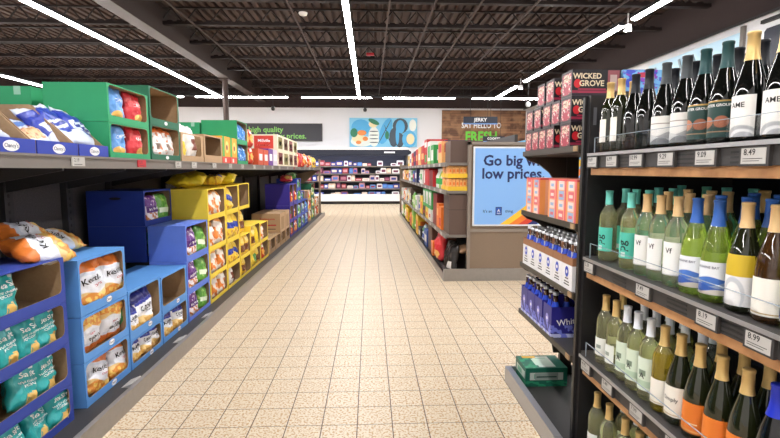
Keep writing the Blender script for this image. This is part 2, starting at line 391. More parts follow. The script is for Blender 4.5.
DES = {   # w, h, t, base colour, layers, texts (string, size, cu, cv, ink, rot)
 'teal': (.19, .25, .085, (36, 158, 160), [('v', .93, 1, (24, 126, 130)), ('blob', .5, .08, .85, .36, 7, .50, CHIP), ('rect', .55, .12, .78, .32, (226, 186, 104)), ('rect', .66, .84, .9, .93, (226, 230, 230))],
          [('Sea Salt', .040, .02, .42, 'whiteink', 8), ('WHITE CHEDDAR', .017, .0, .12, 'whiteink', 8), ('POPCORN', .020, .0, -.04, 'whiteink', 8)]),
 'kettle_orange': (.225, .285, .095, (226, 230, 240), [('wave', .33, .05, (232, 200, 140)), ('wave', .27, .06, (224, 146, 62)), ('blob', 0, 0, 1, .26, 7, .52, (240, 204, 110)), ('v', .77, 1, ORG), ('v', .97, 1, (190, 96, 36)), ('rect', .12, .70, .88, .76, (208, 216, 232))],
          [('Kettle', .052, -.10, .20, 'ink', 10), ('CHIPS', .020, .15, -.08, 'redink', 10)]),
 'kettle_blue': (.20, .25, .085, (232, 234, 240), [('wave', .34, .05, (236, 206, 140)), ('blob', 0, 0, 1, .30, 5, .46, (214, 166, 84)), ('v', .74, 1, NVY), ('rect', .08, .66, .9, .74, (44, 60, 160))],
          [('Kettle', .046, -.10, .10, 'ink', 8), ('CHIPS', .018, .1, -.14, 'navyink', 8)]),
 'blue_white': (.26, .30, .10, (48, 66, 170), [('wave', .30, .06, (216, 224, 240)), ('rect', .12, .36, .9, .56, (226, 232, 244)), ('rect', .2, .42, .8, .50, (40, 56, 150)), ('v', .86, 1, (216, 224, 240))],
          []),
 'fruit_white': (.25, .30, .09, (206, 216, 234), [('ell', .5, .26, .34, .16, (214, 176, 128)), ('blob', .2, .1, .8, .4, 12, .56, (176, 120, 80)), ('v', .82, 1, (40, 60, 160)), ('rect', .2, .5, .8, .66, (96, 130, 196)), ('rect', .62, .44, .8, .54, (130, 60, 50))], []),
 'green_small': (.16, .22, .07, (66, 150, 84), [('rect', .2, .45, .8, .75, (226, 236, 226))], []),
 'purple_nut': (.19, .26, .085, (234, 228, 236), [('v', .62, 1, (110, 52, 140)), ('rect', .05, .38, .95, .62, (84, 34, 120)), ('blob', 0, 0, 1, .38, 6, .5, (196, 120, 62)), ('blob', 0, .62, 1, 1, 6, .6, (226, 206, 232))],
          [('All Natural', .034, 0, .02, 'whiteink', 6)]),
 'green_chip': (.19, .26, .09, (92, 160, 62), [('blob', 0, 0, 1, 1, 3, .56, (150, 196, 100)), ('rect', .12, .3, .88, .48, (226, 238, 214)), ('v', .93, 1, (70, 130, 50))], []),
 'orange_white': (.21, .27, .09, (236, 226, 214), [('blob', 0, 0, 1, .6, 3, .48, (226, 128, 40)), ('v', .82, 1, (226, 150, 50)), ('rect', .2, .62, .85, .78, (250, 244, 236))], []),
 'yellow_blue': (.20, .26, .09, (242, 206, 60), [('rect', .08, .42, .92, .66, (36, 62, 160)), ('blob', 0, 0, 1, .36, 5, .52, (206, 150, 52)), ('v', .94, 1, (226, 180, 30))], []),
 'yellow_brown': (.20, .26, .09, (238, 196, 62), [('rect', .08, .2, .92, .52, (112, 62, 34)), ('ell', .5, .7, .34, .12, (250, 226, 130))], []),
 'yellow_green': (.20, .26, .09, (240, 208, 70), [('ell', .5, .4, .38, .26, (70, 140, 70))], []),
 'yellow': (.24, .32, .10, (240, 212, 50), [('blob', 0, 0, 1, 1, 3, .62, (226, 184, 40)), ('v', .9, 1, (220, 176, 30))], []),
 'red_chip': (.20, .25, .085, (206, 48, 56), [('ell', .62, .2, .28, .14, CHIP), ('rect', .1, .52, .9, .76, (222, 80, 84)), ('v', .93, 1, (170, 30, 40))], [('CHIPS', .034, 0, .18, 'whiteink', 6)]),
 'blue_chip': (.20, .25, .085, (92, 150, 214), [('ell', .4, .2, .28, .12, CHIP), ('v', .93, 1, (64, 116, 190))], [('CHIPS', .034, 0, .2, 'whiteink', 6)]),
 'white_orange': (.21, .25, .09, (230, 228, 226), [('v', .84, 1, (222, 112, 40)), ('blob', 0, 0, 1, .84, 4, .58, (206, 120, 70)), ('rect', .2, .3, .5, .5, (120, 96, 80))], []),
 'white_brown': (.19, .29, .09, (232, 228, 222), [('rect', .3, .28, .78, .62, (122, 62, 40)), ('v', .95, 1, (206, 206, 206))], []),
 'white_yellow': (.19, .28, .09, (236, 234, 224), [('ell', .4, .28, .36, .2, (232, 208, 70))], []),
 'blue_foil': (.20, .24, .09, (60, 130, 206), [('blob', 0, 0, 1, 1, 4, .56, (180, 214, 240))], []),
 'red_orange': (.20, .25, .09, (204, 66, 40), [('ell', .5, .45, .36, .24, (238, 170, 70)), ('rect', .2, .72, .8, .86, (246, 232, 214))], []),
 'red_green': (.19, .25, .08, (196, 56, 60), [('v', .6, 1, (80, 140, 70))], []),
 'blue_green': (.19, .25, .08, (70, 120, 200), [('ell', .5, .5, .36, .3, (110, 176, 90)), ('v', .82, 1, (210, 226, 240))], []),
 'white_blue': (.19, .25, .08, (220, 228, 238), [('v', .2, .45, (50, 90, 190)), ('ell', .5, .7, .3, .14, (90, 160, 110))], []),
 'black_bag': (.26, .36, .13, (36, 33, 33), [('rect', .55, .1, .88, .36, (226, 226, 226)), ('blob', 0, .5, 1, 1, 3, .56, (74, 66, 60))], []),
 'brown_bag': (.24, .30, .11, (160, 128, 98), [('rect', .25, .4, .75, .6, (120, 88, 66)), ('v', .86, 1, (140, 112, 84))], []),
}
PROTO = {}
def get_bag(des, var):
    k = (des, var)
    if k in PROTO: return PROTO[k]
    w, h, t, base, layers, texts = DES[des]
    m = mat('bag ' + des.replace('_', ' '), base, layers=layers, **FOIL)
    sf = bag_shape(w, h, t, 1.7 + var * 3.1 + len(des) * .37)
    body = bag_mesh('bag', sf, m); let = None
    if texts:
        mb = MB(); mats = []
        for s, size, cu, cv_, ink, rot in texts:
            if M[ink] not in mats: mats.append(M[ink])
            def fn(x, y, cu=cu, cv_=cv_):
                p = sf(max(-.93, min(.93, cu + x / (w / 2))), max(-.93, min(.93, cv_ + y / (h / 2))))
                return (p[0], p[1] - .0065, p[2])
            put_text(mb, s, size, fn, mats.index(M[ink]), .010, rot, .95)
        let = mb.mesh('lettering', mats)
    PROTO[k] = (body, let); return PROTO[k]
BAGN = [0]
def bag(des, loc, face, label, group, cat='bag of snacks', tilt=0., roll=0., yaw=0., s=1., letter=True, flip=False, name='snack_bag', sx=1., lie=False):
    BAGN[0] += 1
    body, let = get_bag(des, BAGN[0] % 3)
    o = link(name, body, None, loc); o.rotation_euler = (R(tilt), R(roll + (180 if flip else 0)), R(face + yaw)); o.scale = (s * sx, s * 1.05, s)
    if lie: o.rotation_mode = 'YXZ'
    if flip:
        h = DES[des][1] * s; o.location.z += h * math.cos(R(roll))
    if let and letter: link('lettering', let, o)
    tag(o, label, cat, group); return o

# ------------------------------------------------------------------ cartons
def rrect(x0, x1, z0, z1, r, n=5):
    pts = []
    for cx, cz, a in ((x1 - r, z0 + r, -90), (x1 - r, z1 - r, 0), (x0 + r, z1 - r, 90), (x0 + r, z0 + r, 180)):
        for i in range(n + 1):
            an = R(a + 90 * i / n); pts.append((cx + r * math.cos(an), cz + r * math.sin(an)))
    return pts
def carton_mesh(w, d, h, border=(.10, .07, .20, .06), rad=.035, top=True):
    """open-fronted carton: front at y=0 facing -Y, base at z=0. slot 0 outside print, 1 inside board"""
    mb = MB(); th = .004; x = w / 2
    mb.box(-x, x, 0, d, 0, h, 0, 'f' + ('' if top else 't'))
    xi, yi = x - th, d - th
    q = mb.quad
    q((-xi, yi, th), (xi, yi, th), (xi, yi, h - th), (-xi, yi, h - th), 1)
    q((-xi, th, th), (-xi, yi, th), (-xi, yi, h - th), (-xi, th, h - th), 1)
    q((xi, yi, th), (xi, th, th), (xi, th, h - th), (xi, yi, h - th), 1)
    q((-xi, th, th), (xi, th, th), (xi, yi, th), (-xi, yi, th), 1)
    if top: q((-xi, yi, h - th), (xi, yi, h - th), (xi, th, h - th), (-xi, th, h - th), 1)
    l, r, b, t = border
    n = 5
    inn = rrect(-x + l * w, x - r * w, b * h, h - t * h, min(rad, .4 * h), n)
    cor = [(x, 0), (x, h), (-x, h), (-x, 0)]
    K = n + 1
    for y, rev, m in ((0., False, 0), (th, True, 1)):
        for c in range(4):
            for i in range(n):
                tri = [(cor[c][0], y, cor[c][1]), (inn[c * K + i][0], y, inn[c * K + i][1]), (inn[c * K + i + 1][0], y, inn[c * K + i + 1][1])]
                tri = [tri[0], tri[2], tri[1]] if not rev else tri
                mb.add(tri, [(0, 1, 2)], m, [[((p[0] + x) / w, p[2] / h) for p in tri]])
            c2 = (c + 1) % 4
            a_, b_ = inn[c * K + n], inn[(c2 * K) % len(inn)]
            qd = [(cor[c][0], y, cor[c][1]), (cor[c2][0], y, cor[c2][1]), (b_[0], y, b_[1]), (a_[0], y, a_[1])]
            if rev: qd.reverse()
            mb.add(qd, [(0, 1, 2, 3)], m, [[((p[0] + x) / w, p[2] / h) for p in qd]])
    L = len(inn)
    for i in range(L):
        a_, b_ = inn[i], inn[(i + 1) % L]
        mb.quad((a_[0], 0, a_[1]), (b_[0], 0, b_[1]), (b_[0], th, b_[1]), (a_[0], th, a_[1]), 1)
    # folded flap lip standing along the side edges
    mb.box(-x - .002, -x + .02, -.002, .0, 0, h * .2, 0); 
    return mb
BOXM = {}
def bm(name, c): return mat('carton ' + name, c, .55, spec=.35, speck=(14, .12, tuple(int(v * .86) for v in c)))
BOXCOL = dict(navy=(52, 72, 158), light_blue=(92, 150, 216), periwinkle=(98, 128, 218), royal=(38, 60, 142), yellow=(238, 210, 70), purple=(60, 50, 150), green=(48, 156, 104), dark_green=(40, 104, 78), kraft=(184, 152, 116), cobalt=(56, 80, 176))
def carton(kind, xf, ya, yb, z, d, h, face, label, group, border=(.10, .07, .20, .06), rad=.035, badge=None, top=True, name='display_carton'):
    w = abs(yb - ya) - .006
    t = empty(name, (xf, (ya + yb) / 2, z), face)
    carton_mesh(w, d, h, border, rad, top).build('carton_shell', [bm(kind, BOXCOL[kind]), M['kraft']], t)
    if badge:
        mb = MB(); cx = badge[1] * w if len(badge) > 1 else 0.
        zc = border[2] * h * .5
        ring = [(cx + .032 * math.cos(R(a)), zc + .017 * math.sin(R(a))) for a in range(0, 360, 20)]
        mb.add([(p[0], -.0015, p[1]) for p in ring], [tuple(range(len(ring)))], 0)
        put_text(mb, badge[0], .020, lambda x, y: (cx + x, -.0025, zc + y), 1, .01)
        mb.build('badge', [M['whiteink'], M['navyink']], t)
    tag(t, label, 'display box', group); return t

# ------------------------------------------------------------------ LEFT GONDOLA
XF = -1.60; XBK = -2.50; ZS = 1.505
YL0, YL1 = .3, 15.2
g = empty('gondola_shelving', (XF, YL0, 0)); tag(g, 'long grey gondola shelving along the left side of the aisle', 'shelving')
def gp(name, mb, m, par=None):
    o = mb.build(name, m, par if par else g); 
    if par is None: o.location = (-XF, -YL0, 0)
    return o
gp('kick_plate', MB().box(-1.46, -1.445, YL0, YL1, 0, .112).box(-1.472, -1.443, YL0, YL1, .106, .116), M['kick'])
gp('base_deck', MB().box(XBK, -1.461, YL0, YL1, .07, .094), M['darkgrey'])
gp('back_panel', MB().box(XBK - .03, XBK, YL0, YL1, 0, 1.9), mat('perforated back panel', (78, 74, 72), .6, speck=(90, .5, (50, 48, 47))))
k = 0; y = 1.32
while y < YL1:
    mb = MB().box(XBK, XBK + .05, y, y + .08, .095, 1.9)
    for j in range(24): mb.box(XBK + .05, XBK + .052, y + .03, y + .045, .2 + j * .055, .225 + j * .055, 1)
    gp('upright', mb, [M['darkgrey'], M['black']])
    gp('bracket', MB().prism([(XBK + .05, 1.28), (XBK + .05, 1.46), (-1.66, 1.46), (-1.66, 1.43)], 'y', y + .02, y + .035), M['darkgrey'])
    y += .66 if y < 4 else 1.22
sh = gp('top_shelf', MB().box(XBK, -1.58, YL0, YL1, ZS - .055, ZS), M['darkgrey'])
mb = MB().box(-1.58, -1.555, YL0, YL1, ZS - .062, ZS + .004).box(-1.556, -1.548, YL0, YL1, ZS - .008, ZS + .004).box(-1.556, -1.548, YL0, YL1, ZS - .064, ZS - .052)
gp('price_rail', mb, M['grey'], sh)
def price(xa, xb, label_m=0): pass
for i, (y, red) in enumerate([(2.62, 0), (1.9, 0), (3.33, 1), (3.95, 0), (4.3, 0), (4.85, 0), (5.4, 0), (5.9, 0), (6.5, 0), (7.1, 0), (7.7, 0), (8.3, 0), (9.1, 0), (9.9, 1), (10.7, 0), (11.5, 0), (12.4, 0), (13.3, 0)]):
    mb = MB().box(-1.553, -1.546, y - .055, y + .055, ZS - .052, ZS - .004, 0)
    put_text(mb, '2.' + str(19 + i * 7 % 80), .026, lambda a, b: (-1.5455, y - .018 + a, ZS - .02 + b), 1, .01)
    mb.box(-1.5462, -1.5455, y - .04, y + .03, ZS - .044, ZS - .041, 1)
    gp('price_tag', mb, [M['tagred'] if red else M['tagpaper'], M['ink']], sh)
gp('end_frame', MB().box(XBK, -1.56, YL1 - .04, YL1, 0, .094).box(-1.62, -1.56, YL1 - .06, YL1, 0, 1.78).box(XBK, XBK + .08, YL1 - .06, YL1, 0, 1.9).prism([(-1.6, 1.44), (-2.3, 1.44), (-2.3, .85)], 'y', YL1 - .04, YL1 - .02), M['tan'])
for i, y in enumerate([2.95, 3.72, 4.35]):
    mb = MB().prism([(-1.54, .095), (-1.475, .095), (-1.475, .118), (-1.48, .119)], 'y', y - .06, y + .06, 0)
    gp('floor_price_tag', mb, [M['tagpaper'], M['ink']])

FL = 90   # facing of the left side
TW = ['bottom', 'second lowest', 'second highest', 'top']
def pos_words(n): return {1: ['only'], 2: ['left', 'right'], 3: ['left', 'middle', 'right']}[n]
def fill(cdesc, tier, xf, ya, yb, z, items, group, depth=.050, cat='bag of snacks', du=.035, sx=1.26):
    """items: (design, phrase, u along carton 0..1, tilt, roll, scale, flip)"""
    for i, it in enumerate(items):
        des, phrase, u, tilt, roll, s = it[:6]; flip = len(it) > 6 and it[6]; dd = it[7] if len(it) > 7 else 0
        dy = depth + dd
        bag(des, (xf - dy, ya + (u + du) * (yb - ya), z + .008), FL, f"{phrase} in the {tier} {cdesc}", group, cat, tilt, roll, random.uniform(-6, 6), s, flip=flip, sx=sx)

# --- teal popcorn column (navy cartons), cut by the left edge of the frame
YA, YB = 1.96, 2.525
zt = [(.095, .20), (.297, .223), (.522, .223), (.747, .235)]
cd = 'navy carton of the nearest left column'
TG = 'teal popcorn bags'
for i, (z, h) in enumerate(zt):
    carton('navy', XF, YA, YB, z, .45, h, FL, f"navy display carton with teal popcorn bags, {TW[i]} in the nearest left column", 'navy popcorn cartons', (.03, .05, .22, .03), .03)
P = 'teal popcorn bag standing'
fill(cd, TW[3], XF, YA, YB, zt[3][0], [('teal', 'teal popcorn bag leaning at left', .38, -8, 6, .92), ('teal', 'teal popcorn bag deep', .70, -4, -6, .86, False, .13)], TG, .05, du=-.05, sx=1.05)
fill(cd, TW[2], XF, YA, YB, zt[2][0], [('teal', 'left teal popcorn bag', .36, -8, 4, .84), ('teal', 'middle teal popcorn bag', .62, -8, 3, .84), ('teal', 'right teal popcorn bag', .84, -8, 5, .86)], TG, .05, du=-.05, sx=1.05)
fill(cd, TW[1], XF, YA, YB, zt[1][0], [('teal', 'left teal popcorn bag', .50, -12, 20, .90), ('teal', 'middle teal popcorn bag', .62, -6, 8, .84, False, .06), ('teal', 'right teal popcorn bag', .79, -8, 6, .84)], TG, .05, du=-.05, sx=1.05)
fill(cd, TW[0], XF, YA, YB, zt[0][0], [('teal', 'left teal popcorn bag', .34, -10, -4, .78), ('teal', 'middle teal popcorn bag', .62, -14, 6, .80), ('teal', 'right teal popcorn bag', .88, -10, 10, .84)], TG, .03, du=-.05, sx=1.05)
bag('teal', (-1.72, 2.10, .985), FL, 'teal popcorn bag standing upright on top of the nearest left carton column', TG, tilt=-8, roll=4, s=.9)
# two chip bags lying on top
bag('kettle_orange', (-1.68, 2.64, 1.015), FL, 'orange and white chip bag lying in front on the navy carton column', 'orange and white chip bags', tilt=-66, roll=-78, s=1.08, lie=True)
bag('kettle_orange', (-1.84, 2.80, 1.045), FL, 'orange and white chip bag lying behind another on the cartons', 'orange and white chip bags', tilt=-60, roll=-70, s=1.1, lie=True)
bag('kettle_orange', (-1.84, 2.98, 1.02), FL, 'silvery orange chip bag lying on its side nearest the dark blue cartons', 'orange and white chip bags', tilt=-66, roll=-86, s=1.0, lie=True)

# --- light blue chip cartons
KB = (.028, .055, .18, .05)
zk = [(.095, .255), (.353, .262), (.62, .318)]
TK = ['bottom', 'middle', 'top']
cd = 'light blue carton of the orange chip column'
KG = 'orange and white chip bags'
for i, (z, h) in enumerate(zk):
    carton('light_blue', XF, 2.635, 3.14, z, .42, h, FL, f"light blue display carton with orange chip bags, {TK[i]} in its column", 'light blue chip cartons', KB, .03, ('Clancy\'s', .08))
fill(cd, 'top', XF, 2.635, 3.14, .62, [('kettle_orange', 'left chip bag', .32, -5, -3, 1.0), ('kettle_orange', 'right chip bag', .76, -5, 3, .98)], KG)
fill(cd, 'middle', XF, 2.635, 3.14, .353, [('kettle_orange', 'left upside-down chip bag', .30, -7, 4, .84, True), ('kettle_orange', 'right upside-down chip bag', .74, -7, 2, .86, True)], KG)
fill(cd, 'bottom', XF, 2.635, 3.14, .095, [('kettle_orange', 'left chip bag', .30, -8, 16, .84), ('kettle_orange', 'middle chip bag', .56, -8, 14, .84, False, .03), ('kettle_orange', 'right chip bag', .82, -8, 8, .82)], KG)
cd = 'second light blue column'; KW = 'navy and white chip bags'
for (z, h, t) in ((.095, .196, 'bottom'), (.295, .338, 'top')):
    carton('light_blue', XF, 3.15, 3.635, z, .42, h, FL, f"light blue display carton with navy-topped chip bags, {t} of the second light blue column", 'light blue chip cartons', KB, .03, ('Clancy\'s', .1))
fill(cd, 'top carton of the', XF, 3.15, 3.635, .295, [('kettle_blue', 'left navy-topped chip bag', .18, -6, 3, .84), ('kettle_blue', 'right navy-topped chip bag', .56, -6, -4, 1.12)], KW)
bag('green_small', (XF - .05, 3.165, .42), FL, 'green bag corner poking out at left of the second light blue column', KW, s=.6)
fill(cd, 'bottom carton of the', XF, 3.15, 3.635, .095, [('kettle_blue', 'left navy-topped chip bag', .24, -8, 4, .76), ('kettle_blue', 'middle navy-topped chip bag', .56, -8, 8, .74), ('kettle_blue', 'right navy-topped chip bag', .82, -8, 6, .78)], KW)
cd = 'third light blue column'
for (z, h, t) in ((.095, .232, 'bottom'), (.33, .285, 'top')):
    carton('light_blue', XF, 3.645, 4.15, z, .42, h, FL, f"light blue display carton, {t} of the third light blue column, " + ('nearly empty' if t == 'top' else 'holding navy-topped bags'), 'light blue chip cartons', KB, .03, ('Clancy\'s', .1))
fill(cd, 'bottom carton of the', XF, 3.645, 4.15, .095, [('kettle_blue', 'left navy-topped chip bag', .28, -8, 5, .84), ('kettle_blue', 'right navy-topped chip bag', .70, -8, 6, .84)], KW)
bag('green_small', (XF - .16, 3.70, .34), FL, 'green bag alone deep in the nearly empty light blue carton', KW, s=.85)

# --- periwinkle cartons and the royal blue stack behind
cd = 'periwinkle carton'; PG = 'almond and veggie snack bags'
zp = [(.095, .25), (.348, .285), (.636, .315)]
for i, (z, h) in enumerate(zp):
    carton('periwinkle', XF, 4.165, 4.735, z, .32, h, FL, f"periwinkle display carton with purple and green bags, {TK[i]} of its column", 'periwinkle cartons', (.035, .045, .15, .04), .03)
    s = [.84, .96, 1.0][i]
    fill(cd, TK[i], XF, 4.165, 4.735, z, [('purple_nut', 'purple and white nut bag', .27, -6, 0, s), ('green_chip', 'green veggie chip bag', .66, -6, 10, s)], PG, .045, du=.1)
for (z, h, t) in ((.636, .312, 'lower'), (.95, .305, 'upper')):
    carton('royal', -1.94, 4.165, 4.735, z, .48, h, FL, f"dark royal blue carton behind the periwinkle cartons, {t} of two", 'royal blue cartons', (.035, .045, .15, .04), .03)
    if t == 'upper':
        o = [q for q in COL.objects if q.name.startswith('carton_shell')][-1].parent
        MB().add([(-.2832, .24 + .05 * math.cos(R(a)), .24 + .012 * math.sin(R(a))) for a in range(0, 360, 20)], [tuple(range(18))]).build('hand_hole', M['black'], o)
fill('dark royal blue carton', 'upper', -1.94, 4.165, 4.735, .95, [('purple_nut', 'purple nut bag', .30, -5, 0, .95), ('green_chip', 'green veggie chip bag', .66, -5, 2, .98)], PG, .045, du=.1)
bag('green_chip', (-1.96 - .07, 4.5, .66), FL, 'green veggie chip bag in the lower dark royal blue carton', PG, s=.9)

# --- yellow display
YG = 'bags in the yellow cartons'; YC = 'yellow cartons'
YBD = (.04, .05, .14, .03)
cols = [('first', 4.755, 5.335, [(.095, .255), (.353, .27), (.627, .318), (.947, .298)]),
        ('second', 5.345, 5.865, [(.095, .235), (.333, .285), (.62, .325), (.947, .31)]),
        ('third', 5.875, 6.385, [(.095, .235), (.333, .285), (.947, .32)]),
        ('fourth', 6.395, 6.945, [(.095, .26), (.358, .33)]),
        ('fifth', 6.955, 7.485, [(.095, .28), (.378, .28)])]
BGY = {('first', 0): [('orange_white', 'left orange and white bag', .3, -6, 5, .86), ('orange_white', 'right orange and white bag', .72, -6, 8, .86)],
       ('first', 1): [('orange_white', 'left orange and white bag', .3, -6, 3, .9), ('orange_white', 'right orange and white bag', .7, -6, 12, .9)],
       ('first', 2): [('orange_white', 'left orange and white bag', .2, -6, 0, .95), ('orange_white', 'right orange and white bag', .62, -6, 14, 1.05)],
       ('first', 3): [('orange_white', 'left orange and white bag', .26, -6, 0, .98), ('orange_white', 'white-topped snack bag', .5, -4, 20, .98)],
       ('second', 0): [('white_brown', 'white and brown bag', .35, -6, 4, .74)],
       ('second', 1): [('yellow_blue', 'left yellow and blue bag', .34, -6, 0, .98), ('yellow_blue', 'right yellow and blue bag', .7, -8, 20, .9)],
       ('second', 2): [('yellow_blue', 'left yellow and blue bag', .36, -6, 6, 1.1), ('yellow_blue', 'right yellow and blue bag', .68, -6, 8, 1.1)],
       ('second', 3): [('yellow_blue', 'yellow and blue bag', .3, -6, 14, 1.05)],
       ('third', 0): [('yellow_brown', 'yellow and brown bag', .4, -6, 4, .84)],
       ('third', 1): [('yellow_brown', 'left yellow and brown bag', .3, -6, 4, .98), ('yellow_brown', 'right yellow and brown bag', .7, -6, 4, .98)],
       ('third', 2): [],
       ('fourth', 0): [('yellow_green', 'left yellow and green bag', .4, -6, 20, .95), ('yellow_brown', 'right yellow and brown bag', .75, -6, 4, .9)],
       ('fourth', 1): [('yellow_brown', 'left yellow and brown bag', .3, -6, 4, 1.1), ('yellow', 'right plain yellow bag', .68, -6, 10, .9)],
       ('fifth', 0): [('red_orange', 'red and orange bag', .4, -6, 4, .9)],
       ('fifth', 1): [('orange_white', 'orange and white bag', .34, -6, 4, .9)]}
for nm, ya, yb, tiers in cols:
    for i, (z, h) in enumerate(tiers):
        pw = f"{ORD[i]} from the bottom"
        carton('yellow', XF, ya, yb, z, .44, h, FL, f"yellow display carton {pw} in the {nm} yellow column", YC, YBD, .03)
        for des, ph, u, ti, ro, s in BGY[(nm, i)]:
            bag(des, (XF - .05, ya + (u + .08) * (yb - ya), z + .008), FL, f"{ph}, {ORD[i]} carton up, {nm} yellow column", YG, tilt=ti, roll=ro, s=s * 1.06, sx=1.15)
bag('yellow_brown', (XF - .06, 6.12, .64), FL, 'yellow and brown bag wedged under the top carton of the third yellow column', YG, tilt=-6, s=1.1)
bag('yellow_brown', (XF - .12, 6.28, .64), FL, 'yellow and brown bag set deeper beside the wedged one', YG, tilt=-6, s=1.05)
for i, (x, y, yaw, des, lab) in enumerate([(-1.78, 4.60 + .2, -80, 'yellow', 'yellow bag lying on the yellow cartons, nearest the camera'), (-1.92, 4.95, -85, 'yellow', 'yellow bag lying deep on the yellow cartons beneath the upper shelf'), (-1.72, 5.26, -84, 'yellow_blue', 'yellow and blue bag lying on the yellow cartons'), (-1.70, 5.62, -80, 'yellow', 'yellow bag lying farthest along on the yellow cartons')]):
    bag(des, (x, y, 1.305), FL, lab, YG, tilt=-78, yaw=yaw, s=1.05 if i != 1 else 1.3)

# --- brown tortilla boxes
def printed_box(name, xf, ya, yb, z, d, h, face, mats, label, cat, group, front=None, side=None, slot=None):
    """closed box; front=(texts) on the aisle face, side=texts on the end nearest the camera"""
    w = abs(yb - ya) - .004
    t = empty(name, (xf, (ya + yb) / 2, z), face)
    MB().box(-w / 2, w / 2, 0, d, 0, h).build('box_body', mats, t)
    sgn = -1 if face == 90 else 1      # end nearest the camera is local -x on the left side, +x on the right
    for nm, lst in (('front_print', front), ('side_print', side)):
        if not lst: continue
        mb = MB(); ms = []
        for it in lst:
            if it[0] == 'text':
                _, s_, size, cx, cz, ink = it[:6]
                if M[ink] not in ms: ms.append(M[ink])
                if nm == 'front_print': fn = lambda a, b: (cx * w + a, -.0015, cz * h + b)
                else: fn = (lambda a, b: (-w / 2 - .0015, d / 2 - (cx * d + a), cz * h + b)) if sgn < 0 else (lambda a, b: (w / 2 + .0015, d / 2 + cx * d + a, cz * h + b))
                put_text(mb, s_, size, fn, ms.index(M[ink]), .014)
            else:
                _, x0, x1, z0, z1, mm = it
                if mm not in ms: ms.append(mm)
                k = ms.index(mm)
                if nm == 'front_print': mb.quad((x0 * w, -.0008, z0 * h), (x1 * w, -.0008, z0 * h), (x1 * w, -.0008, z1 * h), (x0 * w, -.0008, z1 * h), k)
                elif sgn < 0: mb.quad((-w / 2 - .0008, d / 2 - x0 * d, z0 * h), (-w / 2 - .0008, d / 2 - x1 * d, z0 * h), (-w / 2 - .0008, d / 2 - x1 * d, z1 * h), (-w / 2 - .0008, d / 2 - x0 * d, z1 * h), k)
                else: mb.quad((w / 2 + .0008, d / 2 + x0 * d, z0 * h), (w / 2 + .0008, d / 2 + x1 * d, z0 * h), (w / 2 + .0008, d / 2 + x1 * d, z1 * h), (w / 2 + .0008, d / 2 + x0 * d, z1 * h), k)
        mb.build(nm, ms, t)
    tag(t, label, cat, group); return t
kr = bm('kraft', BOXCOL['kraft'])
for i, (ya, yb) in enumerate([(7.56, 8.05), (8.07, 8.5), (8.52, 9.0), (9.02, 9.5)]):
    carton('kraft', XF, ya, yb, .095, .44, .235, FL, f"low kraft display carton past the yellow ones, {ORD[i]} from the camera", 'kraft cartons', (.1, .08, .3, .04), .03)
    bag('brown_bag', (XF - .07, (ya + yb) / 2, .103), FL, f"brown paper bag in the {ORD[i]} low kraft carton from the camera", 'brown paper bags', s=.78, sx=1.5)
for i, (ya, yb) in enumerate([(8.5, 9.0), (9.02, 9.5)]):
    t = printed_box('kraft_box', XF, ya, yb, .333, .5, .33, FL, kr, ['kraft box with red script on its end standing on low kraft cartons', 'kraft box standing directly behind the red-scripted one'][i], 'box', 'kraft boxes',
        front=[('rect', -.3, .3, .1, .8, M['kraft'])], side=[('text', 'Restaurante', .055, .05, .72, 'redink'), ('rect', -.3, .36, .36, .42, M['redink']), ('rect', -.28, .34, .16, .2, M['ink'])] if i == 0 else None)
# --- purple, cobalt and green cartons toward the far end
def far_col(kind, ya, yb, tiers, d, nm, designs):
    for i, (z, h) in enumerate(tiers):
        carton(kind, XF, ya, yb, z, d, h, FL, f"{kind.replace('_', ' ')} carton {ORD[i]} from the bottom, {nm}", 'far left cartons', (.12, .10, .17, .05), .03)
        for j, u in enumerate((.3, .7)):
            des = designs[(i + j) % len(designs)]
            if des: bag(des, (XF - .05, ya + (u + .08) * (yb - ya), z + .008), FL, f"{des.replace('_', ' and ')} bag, {['left', 'right'][j]}, carton {ORD[i]} from bottom, {nm}", 'far left bags', s=min(1., (h - .03) / .25), letter=False)
far_col('purple', 9.55, 9.98, [(.095, .30), (.397, .33), (.73, .43)], .48, 'nearest purple column', ['red_orange', 'red_green', None])
far_col('purple', 10.0, 10.5, [(.095, .30), (.397, .33), (.73, .43)], .48, 'second purple column', ['red_orange', 'red_orange', None])
far_col('cobalt', 10.52, 11.1, [(.095, .30), (.397, .32), (.72, .28), (1.0, .25)], .44, 'nearest cobalt column', ['blue_green', 'green_chip'])
far_col('cobalt', 11.12, 11.7, [(.095, .30), (.397, .32), (.72, .22)], .44, 'second cobalt column', ['white_blue', 'blue_green'])
far_col('cobalt', 11.72, 12.3, [(.095, .30), (.397, .32)], .44, 'third cobalt column', ['blue_foil', 'white_blue'])
far_col('kraft', 12.32, 13.0, [(.095, .30), (.397, .26), (.66, .25)], .44, 'kraft column past the cobalt ones', ['red_chip', 'white_yellow'])
far_col('dark_green', 13.05, 13.7, [(.095, .3), (.4, .3), (.7, .37)], .44, 'dark green column near the far end', ['white_yellow', 'green_chip'])
far_col('kraft', 13.75, 14.9, [(.095, .3), (.4, .25)], .44, 'last column before the far end', ['white_orange', 'red_orange'])
bag('red_chip', (-1.72, 9.9, 1.165 + .06), FL, 'red bag lying on the purple cartons', 'far left bags', tilt=-76, yaw=-80, s=1.3, letter=False)
bag('green_chip', (-1.72, 10.5, 1.165 + .11), FL, 'green bag lying where purple and cobalt cartons meet', 'far left bags', tilt=-76, yaw=-80, s=1.2, letter=False)

